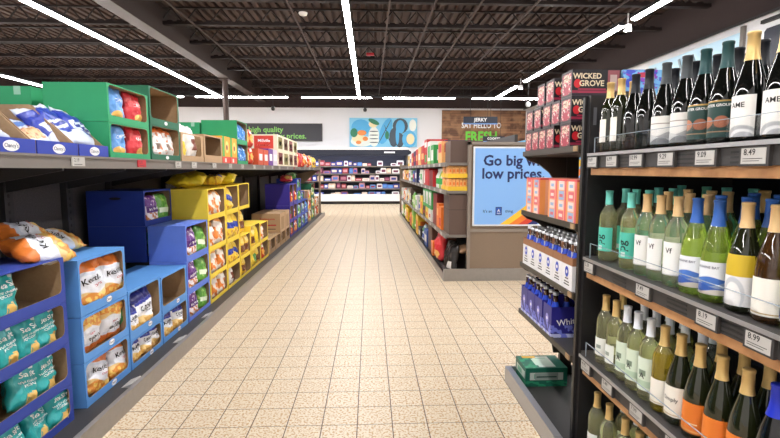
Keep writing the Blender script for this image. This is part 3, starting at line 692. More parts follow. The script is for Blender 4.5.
# ------------------------------------------------------------------ LEFT TOP SHELF
def wedge_tray(ya, yb, label, badge=True):
    w = abs(yb - ya) - .008; x = w / 2; d = .46
    t = empty('display_tray', (XF, (ya + yb) / 2, ZS), FL)
    mb = MB()
    mb.box(-x, x, 0, .006, 0, .072, 0); mb.box(-x, x, .006, d, 0, .005, 0); mb.box(-x, x, d - .006, d, 0, .26, 0)
    prof = [(.006, 0), (d - .006, 0), (d - .006, .28), (.24, .28), (.03, .076), (.006, .072)]
    for a in (-x, x - .006):
        n0 = len(mb.f); mb.prism(prof, 'x', a, a + .006, 1)
        # outside face printed blue, inside and cut edges board
        mb.m[n0 if a < 0 else n0 + 1] = 1
    mb.build('tray_shell', [bm('navy tray', (52, 70, 168)), M['kraft']], t)
    if badge:
        b = MB(); ring = [(.05 * math.cos(R(a)), .036 + .025 * math.sin(R(a))) for a in range(0, 360, 20)]
        b.add([(p[0], -.001, p[1]) for p in ring], [tuple(range(len(ring)))], 0)
        put_text(b, "Clancy's", .026, lambda p, q: (p, -.002, .036 + q), 1, .006)
        b.build('badge', [M['whiteink'], M['navyink']], t)
    tag(t, label, 'display box', 'blue snack trays'); return t
wedge_tray(1.75, 2.055, 'blue snack tray at the left edge on the upper left shelf')
wedge_tray(2.06, 2.38, 'blue snack tray in the middle of three on the upper left shelf')
wedge_tray(2.385, 2.715, 'blue snack tray of white fruit bags beside the torn tray')
wedge_tray(2.72, 3.02, 'blue snack tray nearest the bright green cartons')
BT = 'bags in the blue trays'
bag('fruit_white', (-1.70, 1.98, 1.56), FL, 'pale bag lying in the leftmost blue tray', BT, tilt=-58, s=.80)
bag('fruit_white', (-1.69, 2.24, 1.56), FL, 'pale fruit bag lying in the middle blue tray', BT, tilt=-52, roll=-8, s=.92)
bag('blue_white', (-1.84, 2.16, 1.58), FL, 'navy and white bag lying deeper in the middle blue tray', BT, tilt=-54, roll=6, s=.84)
bag('fruit_white', (-1.69, 2.56, 1.56), FL, 'pale fruit bag in the tray with a raised kraft flap', BT, tilt=-58, roll=-8, s=.80)
bag('blue_white', (-1.69, 2.80, 1.555), FL, 'blue and white tortilla bag bulging from the blue tray', BT, tilt=-40, roll=-14, s=1.0)
bag('blue_white', (-1.68, 2.93, 1.56), FL, 'blue foil bag slumped against the bright green carton', BT, tilt=-38, roll=16, s=.92)
bag('blue_white', (-1.84, 2.84, 1.60), FL, 'blue and white bag behind the slumped ones', BT, tilt=-40, roll=-4, s=.82)
GB = (.035, .05, .18, .03); TG2 = 'cartons on the upper left shelf'; BG2 = 'bags in cartons on the upper left shelf'
for (z, h, t) in ((ZS, .222, 'lower'), (ZS + .224, .235, 'upper')):
    carton('green', XF, 3.035, 3.58, z, .38, h, FL, f"bright green chip carton, {t} of the pair nearest the blue trays", TG2, GB, .03)
for (z, s, a, b, t) in ((ZS, .88, 'blue_chip', 'red_chip', 'lower'), (ZS + .224, .92, 'blue_chip', 'red_chip', 'upper')):
    bag(a, (XF - .05, 3.21, z + .008), FL, f"blue chip bag in the {t} bright green carton by the blue trays", BG2, tilt=-5, s=s, sx=1.2)
    bag(b, (XF - .05, 3.44, z + .008), FL, f"red chip bag in the {t} bright green carton by the blue trays", BG2, tilt=-5, roll=3, s=s, sx=1.2)
bag('blue_chip', (XF - .10, 3.27, ZS + .232), FL, 'second blue chip bag standing inside the upper bright green carton', BG2, tilt=-5, s=.86)
for (z, h, t) in ((ZS, .262, 'lower'), (ZS + .264, .275, 'upper')):
    carton('dark_green', XF, 3.60, 4.14, z, .44, h, FL, f"dark green chip carton, {t} of two" + (', empty inside' if t == 'upper' else ', with white and orange bags'), TG2, GB, .03)
    mb = MB().add([(.03 * math.cos(R(a)), -.0015, .014 * math.sin(R(a))) for a in range(0, 360, 20)], [tuple(range(18))])
    o = mb.build('side_logo', M['whiteink'], None); o.parent = [q for q in COL.objects if q.name.startswith('display_carton')][-1]; o.location = (0, 0, .026)
bag('white_orange', (XF - .05, 3.80, ZS + .008), FL, 'left white and orange bag in the lower dark green carton', BG2, tilt=-5, s=.98, sx=1.1)
bag('white_orange', (XF - .06, 3.98, ZS + .008), FL, 'right white and orange bag in the lower dark green carton', BG2, tilt=-5, roll=5, s=.98, sx=1.1)
def backbox(kind, x, y0, y1, z, d, h, label):
    t = empty('carton', (x, (y0 + y1) / 2, z), FL); w = y1 - y0 - .006
    MB().box(-w / 2, w / 2, 0, d, 0, h).build('carton_body', bm(kind, BOXCOL[kind]), t)
    MB().box(-w / 2 - .001, -w / 2, .06, .10, h - .05, h + .001).build('tape', mat('clear tape', (150, 200, 176), .2), t)
    tag(t, label, 'box', 'cartons at the back of the upper left shelf')
backbox('green', -2.06, 3.05, 3.55, ZS, .42, .435, 'closed bright green carton at the back behind the blue trays')
carton('kraft', XF, 4.16, 4.70, ZS, .42, .25, FL, 'kraft carton with white bags next to the dark green cartons', TG2, (.06, .10, .22, .04), .03, top=False)
bag('white_yellow', (XF - .06, 4.26, ZS + .02), FL, 'white and yellow bag overflowing the kraft carton', BG2, tilt=-4, s=1.15)
bag('white_brown', (XF - .06, 4.5, ZS + .02), FL, 'white bag with brown panel in the kraft carton', BG2, tilt=-4, s=1.05)
carton('kraft', XF, 4.72, 5.29, ZS, .42, .275, FL, 'nearly empty kraft carton between kraft and orange cartons', TG2, (.07, .07, .28, .05), .02)
bag('white_orange', (XF - .12, 5.0, ZS + .03), FL, 'crumpled bag at the bottom of the nearly empty kraft carton', BG2, tilt=-60, s=.5)
m_or = mat('orange green print', (240, 168, 44), .5, layers=[('u', 0, .3, (90, 170, 80)), ('ell', .62, .62, .24, .22, (250, 214, 120)), ('ell', .6, .6, .12, .1, (150, 70, 60)), ('v', 0, .26, (220, 74, 60)), ('rect', .3, .06, .52, .2, (240, 236, 226))])
for i, (ya, yb) in enumerate([(5.30, 5.58), (5.59, 5.87)]):
    printed_box('snack_carton', XF, ya, yb, ZS, .30, .30, FL, m_or, f"orange and green printed snack carton, {['nearer', 'farther'][i]} of the pair", 'box', 'orange snack cartons')
for (z, h, t, hh) in ((ZS, .255, 'lower', .25), (ZS + .257, .27, 'upper', .27)):
    carton('green', XF, 5.89, 6.38, z, .42, h, FL, f"bright green carton with blue foil bags, {t} of two", TG2, GB, .03)
    bag('blue_foil', (XF - .05, 6.06, z + .01), FL, f"left blue foil bag in the {t} bright green carton", BG2, tilt=-6, roll=5, s=1.0)
    bag('blue_foil', (XF - .05, 6.26, z + .01), FL, f"right blue foil bag in the {t} bright green carton", BG2, tilt=-6, roll=14, s=.95)
backbox('green', -2.04, 5.89, 6.38, ZS, .40, .5, 'closed bright green carton behind the one with blue foil bags')
RG = 'red and orange bags on the upper left shelf'
for i in range(4):
    yy = 6.48 + (i % 2) * .24 ; zz = ZS + (i // 2) * .24
    bag('red_orange', (XF - .06, yy, zz + .004), FL, f"red and orange bag, {['lower', 'upper'][i // 2]} {['left', 'right'][i % 2]}, just past the green cartons", RG, tilt=-5, s=.97, letter=False)
m_or2 = mat('orange tray', (226, 96, 50), .5)
mcr = mat('cream box', (232, 222, 196), .5); mred = mat('red print', (206, 62, 48), .5); mpur = mat('purple box', (110, 60, 150), .5)
mcol = [mat('dark front', (120, 44, 40), .5), mat('olive front', (130, 120, 60), .5), mat('brown front', (110, 70, 44), .5)]
for i in range(4):
    ya = 6.96 + i * .36
    printed_box('cracker_box', XF, ya, ya + .34, ZS, .3, .27 if i > 1 else .24, FL, [mat('red orange box', (206, 84, 52), .5), mat('red orange box', (206, 84, 52), .5), mpur, mat('white violet box', (222, 210, 226), .5)][i], ['red cracker box nearest the camera, before the purple box', 'red cracker box touching the purple box', 'small purple box on the upper left shelf', 'white box beside the small purple box'][i], 'box', 'cracker boxes', front=[('rect', -.3, .3, .3, .7, M['whiteink'])])
for tier in range(2):
    for i in range(4):
        ya = 8.42 + i * .57
        z = ZS + tier * .275
        printed_box('cream_box', XF, ya, ya + .55, z, .5, .272, FL, mcr, f"cream box with dark front, {['lower', 'upper'][tier]} row, {ORD[i]} from the camera, upper left shelf", 'box', 'cream boxes',
            front=[('rect', -.36, .36, .12, .88, mcol[(i + tier) % 3]), ('rect', -.2, .2, .35, .6, M['whiteink'] if (i + tier) % 2 else mred)],
            side=[('rect', -.3, .36, .1, .92, mred), ('text', 'Millville', .07, .04, .6, 'whiteink'), ('rect', -.2, .26, .3, .34, M['whiteink'])] if i == 0 else None)
for i in range(8):
    ya = 10.85 + i * .5
    bag(['red_orange', 'red_chip', 'red_orange', 'orange_white', 'red_orange', 'orange_white', 'yellow_brown', 'yellow_brown'][i], (XF - .06, ya, ZS + .004), FL, f"snack bag in the far row past the cream boxes, {ORD[i]} from the camera", RG, tilt=-4, s=1.35 - i * .03, letter=False)

# ------------------------------------------------------------------ RIGHT GONDOLA with end panel
FR = -90; XG = .97; YG0, YG1 = 6.06, 15.2
g2 = empty('gondola_shelving', (XG, YG0, 0)); tag(g2, 'taupe gondola shelving right of the aisle with blue poster on its end', 'shelving')
def gp2(name, mb, m, par=None):
    o = mb.build(name, m, par if par else g2)
    if par is None: o.location = (-XG, -YG0, 0)
    return o
gp2('kick_plate', MB().box(.945, .96, YG0, YG1, 0, .095).box(.945, 2.9, YG0 - .015, YG0, 0, .16).box(.945, .99, YG0, YG1, .088, .1), M['kick'])
gp2('base_deck', MB().box(.96, 1.9, YG0, YG1, .08, .10), M['darkgrey'])
gp2('center_panel', MB().box(1.9, 1.94, YG0 + .2, YG1, .1, 1.9), M['darkgrey'])
SZ = [.60, 1.17, 1.53]
for i, z in enumerate(SZ):
    dp = [.97, .97, .97][i]
    s_ = gp2('shelf', MB().box(dp + .02, 1.9, YG0 + .02, YG1, z - .035, z), M['grey'])
    gp2('price_rail', MB().box(dp, dp + .02, YG0 + .02, YG1, z - .05, z + .006), M['grey'], s_)
    for j in range(10):
        y = YG0 + .3 + j * .6 + i * .1
        gp2('price_tag', MB().box(dp - .004, dp, y, y + .16, z - .046, z - .002), M['tagpaper'], s_)
gp2('end_panel', MB().box(1.27, 2.9, YG0 + .005, YG0 + .06, .16, 1.76), M['tan'])
gp2('end_frame', MB().box(1.25, 1.285, YG0 - .02, YG0 + .06, .16, 1.79).box(1.25, 2.9, YG0 - .02, YG0 + .06, 1.755, 1.79).box(1.285, 2.9, YG0 - .012, YG0, .64, .68).box(2.86, 2.9, YG0 - .02, YG0 + .06, .16, 1.79), mat('grey frame', (140, 130, 120), .4))
gp2('end_post', MB().box(.945, 1.01, YG1 - .06, YG1, 0, 1.65).box(1.01, 1.9, YG1 - .03, YG1, 0, 1.6), M['tan'])
# poster
pt = empty('poster_sign', (1.82, YG0 - .022, .74)); tag(pt, 'blue advertising poster with navy lettering and rainbow stripe on the gondola end', 'poster')
PW0, PW1, PH = -.49, .95, .97
MB().box(PW0 - .02, PW1 + .02, -.006, .02, -.02, PH + .02).build('poster_frame', mat('poster frame white', (226, 230, 236), .4), pt)
MB().quad((PW0, -.0075, 0), (PW1, -.0075, 0), (PW1, -.0075, PH), (PW0, -.0075, PH)).build('poster_sheet', mat('poster blue', (132, 182, 242), .35), pt)
mb = MB()
put_text(mb, 'Go big with', .185, lambda a, b: (.055 + a, -.009, .81 + b), 0, .026)
put_text(mb, 'low prices.', .185, lambda a, b: (.005 + a, -.009, .645 + b), 0, .026)
mb.build('headline', mat('poster navy', (26, 38, 96), .4), pt)
mb = MB(); put_text(mb, 'It\u2019s an', .05, lambda a, b: (-.32 + a, -.009, .17 + b), 0, .012); put_text(mb, 'thing.', .05, lambda a, b: (-.035 + a, -.009, .17 + b), 0, .012)
mb.box(-.215, -.135, -.0092, -.0088, .12, .225, 0)
mb.box(-.207, -.143, -.0096, -.0093, .128, .217, 1)
put_text(mb, 'A', .05, lambda a, b: (-.175 + a, -.0099, .178 + b), 2, .02); put_text(mb, 'ALDI', .022, lambda a, b: (-.175 + a, -.0099, .142 + b), 2, .02)
mb.build('tagline', [mat('poster navy', (26, 38, 96), .4), mat('logo blue', (40, 90, 180), .4), M['whiteink']], pt)
mb = MB()
def arc(off):
    return [(-.16 + off + t * 1.2, .0 + (.80 * t + .25 * t * t)) for t in [i / 90 for i in range(91)]]
cols_ = [mat('stripe yellow', (246, 200, 60), .4), mat('stripe orange', (236, 130, 50), .4), mat('stripe red', (214, 70, 50), .4), mat('stripe navy', (40, 50, 120), .4)]
for k in range(4):
    A = arc(k * .12); B = arc(k * .12 + .12)
    for i in range(90):
        q = [A[i], B[i], B[i + 1], A[i + 1]]
        if max(p[0] for p in q) > PW1 or max(p[1] for p in q) > PH: continue
        mb.quad(*[(p[0], -.0085 - k * .0002, p[1]) for p in q], k)
mb.build('rainbow_stripe', cols_, pt)

# products on the right gondola
GR = 'goods on the right gondola'
def rbox(name, x, y, z, w, d, h, m, label, cat='box', group=GR, bands=None, txt=None):
    t = empty(name, (x, y + w / 2, z), FR)
    MB().box(-w / 2, w / 2, 0, d, 0, h).build('box_body', m, t)
    if bands or txt:
        mb = MB(); m2 = MB(); ms = []
        for (u0, v0, u1, v1, mm) in bands or []:
            if mm not in ms: ms.append(mm)
            mb.quad((u0 * w - w / 2, -.001, v0 * h), (u1 * w - w / 2, -.001, v0 * h), (u1 * w - w / 2, -.001, v1 * h), (u0 * w - w / 2, -.001, v1 * h), ms.index(mm))
            m2.quad((w / 2 + .001, u0 * d, v0 * h), (w / 2 + .001, u1 * d, v0 * h), (w / 2 + .001, u1 * d, v1 * h), (w / 2 + .001, u0 * d, v1 * h), ms.index(mm))
        mb.build('front_print', ms, t); m2.build('side_print', ms, t)
    tag(t, label, cat, group); return t
def C_(n, c): return mat('pack ' + n, c, .5)
mbr = C_('brown', (92, 74, 66)); mdk = C_('dark', (44, 40, 42)); mor = C_('orange', (226, 118, 40)); mre = C_('red', (190, 44, 46)); mgr = C_('green', (60, 160, 80)); mye = C_('yellow', (232, 190, 50)); mbl = C_('blue', (50, 82, 160)); mwh = C_('white', (226, 224, 220)); mpk = C_('peach', (238, 176, 110)); mnv = C_('navy', (36, 44, 92)); mdr = C_('maroon', (120, 30, 34)); mlg = C_('lime', (150, 196, 90))
# orange juice-box blocks on the third shelf: two tiers of three trays
for t_ in range(2):
    for k in range(2):
        tr = empty('snack_pack', (1.0, 6.10 + k * .30 + .14, SZ[1] + t_ * .165), FR)
        MB().box(-.14, .14, 0, .30, 0, .055).build('tray', mye, tr)
        for j in range(6):
            lx = .105 - (j % 2) * .21 if False else .09
            o = MB().prism([(-.12, .055), (.12, .055), (.12, .12), (.10, .155), (-.10, .155), (-.12, .12)], 'y', .012 + j * .047, .052 + j * .047).build('pouch', mpk, tr)
            MB().box(.1201, .1215, .02 + j * .047, .044 + j * .047, .075, .11).box(.02, .09, .014 + j * .047 - .003, .013 + j * .047, .07, .12).build('pouch_print', mor, o)
        tag(tr, f"yellow tray of orange snack packs, {['lower', 'upper'][t_]} {['near', 'far'][k]}, near end of right gondola", 'snack pack', 'orange snack packs')
# top shelf goods
def tall_box(y, w, h, m, label, d=.36, x=.99, z=None, bands=None): return rbox('grocery_box', x, y, SZ[2] if z is None else z, w, d, h, m, label, bands=bands)
tall_box(6.12, .42, .28, mbr, 'plain brown carton at the near end on top of the right gondola', .42, 1.03)
tall_box(6.6, .34, .30, mpk, 'peach and red food box behind the plain brown carton', bands=[(.1, .5, .9, .9, mre)])
tall_box(7.0, .40, .34, mnv, 'navy box showing above the brown carton, right gondola top', .4, 1.1)
tall_box(7.45, .36, .30, mgr, 'green and white food box on the right gondola top shelf', bands=[(.15, .2, .85, .75, mwh)])
tall_box(7.86, .4, .38, mwh, 'white food box with green panel, right gondola top shelf', bands=[(.2, .3, .85, .8, mgr), (0, 0, 1, .15, mlg)])
tall_box(8.32, .42, .44, mre, 'tall red food box with white lettering band, right gondola top', bands=[(.1, .7, .9, .9, mwh), (.2, .1, .8, .4, mgr)])
tall_box(8.8, .44, .36, mre, 'red and peach food box behind the tallest red one', bands=[(.1, .3, .9, .6, mpk)])
for i in range(6):
    c = [mpk, mre, mnv, mre, mwh, mye][i]
    tall_box(9.4 + i * .52, .45, .36 - .02 * i, c, f"{['peach', 'dark red', 'navy', 'bright red', 'white', 'yellow'][i]} package far along the right gondola top shelf", bands=[(.2, .3, .8, .65, [mwh, mpk, mre, mye, mbl, mwh][i])])
def rgood(i, x, y, z, w, d, h, m, label, bands):
    if i % 3 == 1:
        return bag(['red_orange', 'white_blue', 'yellow_brown', 'white_orange', 'green_chip', 'yellow'][i % 6 if i < 6 else (i // 3) % 6], (x + .055, y + w / 2, z + .004), FR, label.replace('package', 'bagged goods'), GR, 'bag', tilt=-5, s=min(1.25, h / .25), letter=False, sx=1.2)
    return rbox('grocery_box', x, y, z, w, d, h, m, label, bands=bands)
# third shelf
zs = SZ[1]
def bottle_small(y, m, label, x=1.02, h=.29, z=None):
    t = empty('sauce_bottle', (x + .05, y, zs if z is None else z), FR)
    MB().lathe([(0, 0), (.05, 0), (.052, .02), (.052, h * .6), (.03, h * .75), (.018, h * .82), (.018, h * .9), (0, h * .9)], 12).build('bottle_body', m, t)
    MB().lathe([(.022, h * .86), (.022, h), (0, h)], 12).build('cap', mwh, t)
    MB().lathe([(.0525, h * .2), (.0525, h * .5)], 12).build('label', mgr, t)
    tag(t, label, 'bottle', GR)
for i in range(4): bottle_small(6.86 + i * .16, [mwh, mlg, mwh, mwh][i], f"white and green bottle beside the orange packs, {ORD[i]} from the camera")
rbox('display_carton', 1.0, 7.6, zs, .5, .5, .26, mdr, 'maroon carton on the third shelf of the right gondola', bands=[(.0, .0, .14, 1, mre)])
rbox('display_carton', 1.0, 8.15, zs, .75, .4, .29, mre, 'bright red display carton on the third shelf of the right gondola', bands=[(.1, .1, .3, .9, mwh)])
for i in range(10):
    y = 9.1 + i * .56
    rgood(i, 1.0, y, zs, .46, .3, [.28, .24, .3, .26, .3, .28, .2, .3, .28, .25][i], [mwh, mbl, mnv, mbl, mpk, mwh, mor, mor, mpk, mwh][i], f"package on the third shelf past the red carton, {ORD[i]} from the camera", bands=[(.2, .3, .8, .7, [mgr, mwh, mwh, mre, mor, mbl, mwh, mre, mwh, mor][i])])
# second shelf
zs2 = SZ[0]
t = rbox('shipping_carton', 1.02, 6.10, zs2, .46, .5, .52, mbr, 'large brown shipping carton at the near end, second shelf', bands=[(0, .62, 1, .63, mdk)])
rbox('grocery_box', .99, 6.6, zs2, .22, .3, .32, mor, 'orange box standing beside the large brown carton', bands=[(.15, .15, .85, .5, mre)])
rbox('grocery_box', .99, 6.84, zs2, .22, .3, .35, mor, 'second orange box beyond the large brown carton', bands=[(.15, .5, .85, .8, mpk)])
rbox('shipping_carton', 1.0, 7.1, zs2, .42, .4, .48, mdr, 'maroon carton beyond the orange boxes, second shelf')
for i in range(3):
    rbox('green_rack_box', .985, 7.62 + i * .42, zs2 + .20, .4, .32, .30, mgr, f"bright green framed carton, second shelf, {ORD[i]} from the camera", bands=[(.12, .2, .88, .9, mwh), (.2, .25, .5, .6, mlg)])
    rbox('grocery_box', .985, 7.62 + i * .42, zs2, .4, .32, .195, [mwh, mye, mdk][i], f"{['white', 'yellow', 'dark'][i]} pack under a green framed carton, second shelf", bands=[(.3, .3, .7, .6, mre)])
for i in range(12):
    y = 8.95 + i * .5
    c = [mye, mye, mwh, mlg, mpk, mbr, mwh, mlg, mwh, mor, mor, mwh][i]
    rgood(i, .985, y, zs2, .42, .3, [.34, .42, .3, .26, .3, .4, .3, .3, .3, .24, .3, .3][i], c, f"package on the second shelf past the green cartons, {ORD[i]} from the camera", bands=[(.2, .3, .8, .7, [mor, mye, mgr, mwh, mre, mwh, mye, mbr, mpk, mwh, mre, mlg][i])])
# base deck goods
for i, (y, s) in enumerate([(6.22, 1.0), (6.42, 1.0), (6.66, .95)]):
    bag('black_bag', (1.05 + .03 * i, y, .103), FR, f"black bag with white label, {ORD[i]} from the near end, gondola base", 'black bags', 'bag', tilt=-12, s=1.0 * s, yaw=18)
o = bag('brown_bag', (1.16, 6.24, .36), FR, 'brown bag lying on the black bags', 'black bags', 'bag', tilt=-70, s=.9)
bag('red_chip', (1.03, 6.92, .11), FR, 'big round-shouldered red bag behind the black bags', 'black bags', 'bag', tilt=-8, roll=-6, s=1.75, letter=False)
bag('red_chip', (1.04, 7.16, .11), FR, 'second big red bag, farther than the first', 'black bags', 'bag', tilt=-8, s=1.65, letter=False)
rbox('grocery_box', .975, 7.34, .101, .2, .2, .22, mor, 'small orange box leaning low beside the red bags')
rbox('shipping_carton', 1.0, 7.62, .101, .5, .4, .42, C_('umber', (84, 56, 48)), 'umber carton low on the gondola base', bands=[(.2, .2, .5, .5, mdk)])
for i in range(13):
    y = 8.2 + i * .52
    c = [mbl, mwh, mdk, mye, mor, mlg, mor, mpk, mye, mye, mwh, mlg, mwh][i]
    rgood(i, .985, y, .101, .44, .3, [.28, .36, .2, .4, .3, .42, .3, .26, .34, .4, .36, .3, .4][i], c, f"package on the gondola base past the umber carton, {ORD[i]} from the camera", bands=[(.15, .25, .85, .7, [mwh, mbl, mwh, mor, mwh, mye, mre, mwh, mor, mwh, mgr, mwh, mpk][i])])

# ------------------------------------------------------------------ BEER SECTION
YE0, YE1 = 2.27, 3.10
b = empty('beverage_shelving', (1.0, YE0, 0)); tag(b, 'dark bronze drink shelving between the wine shelves and the cross aisle', 'shelving')
def bp(name, mb, m, par=None):
    o = mb.build(name, m, par if par else b)
    if par is None: o.location = (-1.0, -YE0, 0)
    return o
BZ = [.50, .82, 1.165, 1.545]
bp('base_tray', MB().box(.955, 1.75, YE0 - .03, 3.09, .02, .05), M['darkgrey'])
bp('kick_plate', MB().box(.915, .955, YE0 - .035, 3.10, 0, .104).box(.955, 1.75, 3.09, 3.10, 0, .104), M['steel'])
bp('back_panel', MB().box(1.75, 1.78, YE0 - .05, 3.2, 0, 1.9), M['black'])
for i, z in enumerate(BZ):
    s_ = bp('shelf', MB().box(1.015, 1.75, YE0, YE1, z - .03, z), M['darkgrey'])
    bp('shelf_lip', MB().box(1.0, 1.016, YE0, YE1 + .01, z - .024, z + .006), M['olive'], s_)
    pr = [(1.0, z - .024), (1.03, z - .05), (1.10, z - .075), (1.17, z - .13), (1.22, z - .20), (1.24, z - .30), (1.32, z - .30), (1.32, z - .03)]
    for yy in (YE0 + .005, YE1 - .02): bp('bracket', MB().prism(pr, 'y', yy, yy + .014), M['olive'], s_)
    bp('tag_holder', MB().box(.994, 1.0, YE0 + .01, YE0 + .05, z - .022, z + .004), M['kraft'], s_)
up = MB().box(1.16, 1.26, YE0 - .03, YE0, .0, 1.80)
bp('upright', up, M['olive'])
bp('upright', MB().box(1.28, 1.36, YE1 - .03, YE1, .0, 1.6), M['olive'])
# cider boxes
mside = mat('cider box side', (30, 26, 32), .4, layers=[('v', 0, .12, (52, 40, 52)), ('v', .1, .2, (150, 44, 70))])
mfront = mat('cider box front', (40, 26, 32), .4, layers=[('rect', .1, .1, .9, .9, (190, 74, 92)), ('blob', .1, .1, .9, .9, 6, .48, (120, 36, 52)), ('blob', .1, .1, .9, .9, 9, .56, (226, 190, 180)), ('rect', .3, .08, .7, .4, (160, 36, 60))])
mberry = mat('apple red', (204, 38, 48), .4); mcream = mat('cream ink', (228, 212, 180), .4)
def cider(yn, z, label, w=.118, d=.245, h=.127, x=1.005, show=False):
    t = empty('cider_carton', (x, yn + w / 2, z), FR)
    mb = MB().box(-w / 2, w / 2, 0, d, 0, h, 0); mb.m[0] = 1
    mb.build('box_body', [mside, mfront], t)
    mb = MB()
    put_text(mb, 'WICKED', .037, lambda a, c: (w / 2 + .0012, d * .31 + a * 1.0, h * .74 + c), 0, .025)
    put_text(mb, 'GROVE', .039, lambda a, c: (w / 2 + .0012, d * .40 + a * 1.0, h * .46 + c), 0, .025)
    mb.quad((w / 2 + .001, d * .73, .01), (w / 2 + .001, d * .97, .01), (w / 2 + .001, d * .97, h * .97), (w / 2 + .001, d * .73, h * .97), 2)
    mb.quad((w / 2 + .0014, d * .78, h * .2), (w / 2 + .0014, d * .92, h * .2), (w / 2 + .0014, d * .92, h * .8), (w / 2 + .0014, d * .78, h * .8), 3)
    for zz in (.10, .22): mb.quad((w / 2 + .001, d * .12, h * zz), (w / 2 + .001, d * .7, h * zz), (w / 2 + .001, d * .7, h * (zz + .05)), (w / 2 + .001, d * .12, h * (zz + .05)), 4)
    ring = [(.024 * math.cos(R(a)), .022 * math.sin(R(a))) for a in range(0, 360, 30)]
    mb.add([(w / 2 + .001, d * .11 + p[0] * .8, h * .46 + p[1]) for p in ring], [tuple(range(12))], 1)
    mf = MB(); put_text(mf, 'WICKED', .018, lambda a, c: (a * 1.0, -.0012, h * .8 + c), 0, .02); put_text(mf, 'GROVE', .022, lambda a, c: (a, -.0012, h * .66 + c), 0, .02); mf.build('front_print', mcream, t)
    mb.build('print', [mcream, mberry, mat('cherry can', (150, 80, 88), .35), mat('can grey', (196, 170, 164), .4), mat('raspberry band', (170, 50, 80), .4)], t)
    tag(t, label, 'cider box', 'red and black cider boxes')
ROWN = ['bottom', 'middle', 'top']
lay = [[2.385, 2.60, 2.72, 2.84, 2.96], [2.385, 2.53, 2.66, 2.81, 2.95], [2.385, 2.62, 2.76]]
for r, ys in enumerate(lay):
    for k, y in enumerate(ys):
        cider(y, BZ[3] + r * .1285, f"black and red cider box, {ROWN[r]} row, {ORD[k]} from the wine end", w=.118 + (.015 if k == 0 else 0))
    for k, y in enumerate(ys[:2] if r == 2 else ys[:1]):
        pass
mblu = mat('blue violet print', (70, 90, 214), .4, layers=[('blob', 0, 0, 1, 1, 4, .5, (120, 190, 240)), ('blob', 0, 0, 1, 1, 7, .6, (150, 70, 200)), ('ell', .5, .8, .2, .1, (210, 60, 90))])
for r in range(3):
    rbox('drink_carton', 1.262, 2.385, BZ[3] + r * .1285, .135, .21, .1275, mblu, f"bright blue and violet drink box behind the cider boxes, {ROWN[r]} of the stack", 'box', 'blue drink boxes')
# hard seltzer boxes with four cans printed on each front
mpink = mat('seltzer pink', (238, 172, 140), .4, layers=[('u', 0, .14, (242, 160, 90)), ('u', .86, 1, (226, 96, 112)), ('v', .95, 1, (220, 84, 90))])
mc1, mc2, mc3 = mat('can rose', (222, 110, 120), .4), mat('can pale', (236, 214, 206), .4), mat('can blue', (150, 180, 214), .4)
def seltzer(yn, w, label, side=False):
    d, h = .24, .22
    t = empty('seltzer_carton', (1.005, yn + w / 2, BZ[2]), FR)
    MB().box(-w / 2, w / 2, 0, d, 0, h).build('box_body', mpink, t)
    mb = MB()
    for k in range(4):
        z0 = .008 + k * .052; c = [0, 1, 2, 1][(k + int(yn * 50)) % 4]
        mb.quad((-w * .28, -.001, z0), (w * .28, -.001, z0), (w * .28, -.001, z0 + .046), (-w * .28, -.001, z0 + .046), c)
        mb.quad((-w * .18, -.0015, z0 + .014), (w * .18, -.0015, z0 + .014), (w * .18, -.0015, z0 + .03), (-w * .18, -.0015, z0 + .03), (c + 1) % 3)
    ms2 = MB(); put_text(ms2, 'BERRY', .042, lambda a, c: (w / 2 + .0012, .13 + a, h * .86 + c), 0, .015); ms2.quad((w / 2 + .001, .08, .02), (w / 2 + .001, .18, .02), (w / 2 + .001, .18, h * .72), (w / 2 + .001, .08, h * .72), 1); ms2.build('side_print', [mc1, mc3], t)
    mb.build('print', [mc1, mc2, mc3], t)
    tag(t, label, 'drink box', 'pink and orange seltzer boxes')
for k, (y, w) in enumerate([(2.285, .121), (2.408, .121), (2.531, .121), (2.79, .12), (2.912, .12)]):
    seltzer(y, w, f"pink and orange seltzer box, {ORD[k]} from the wine end")
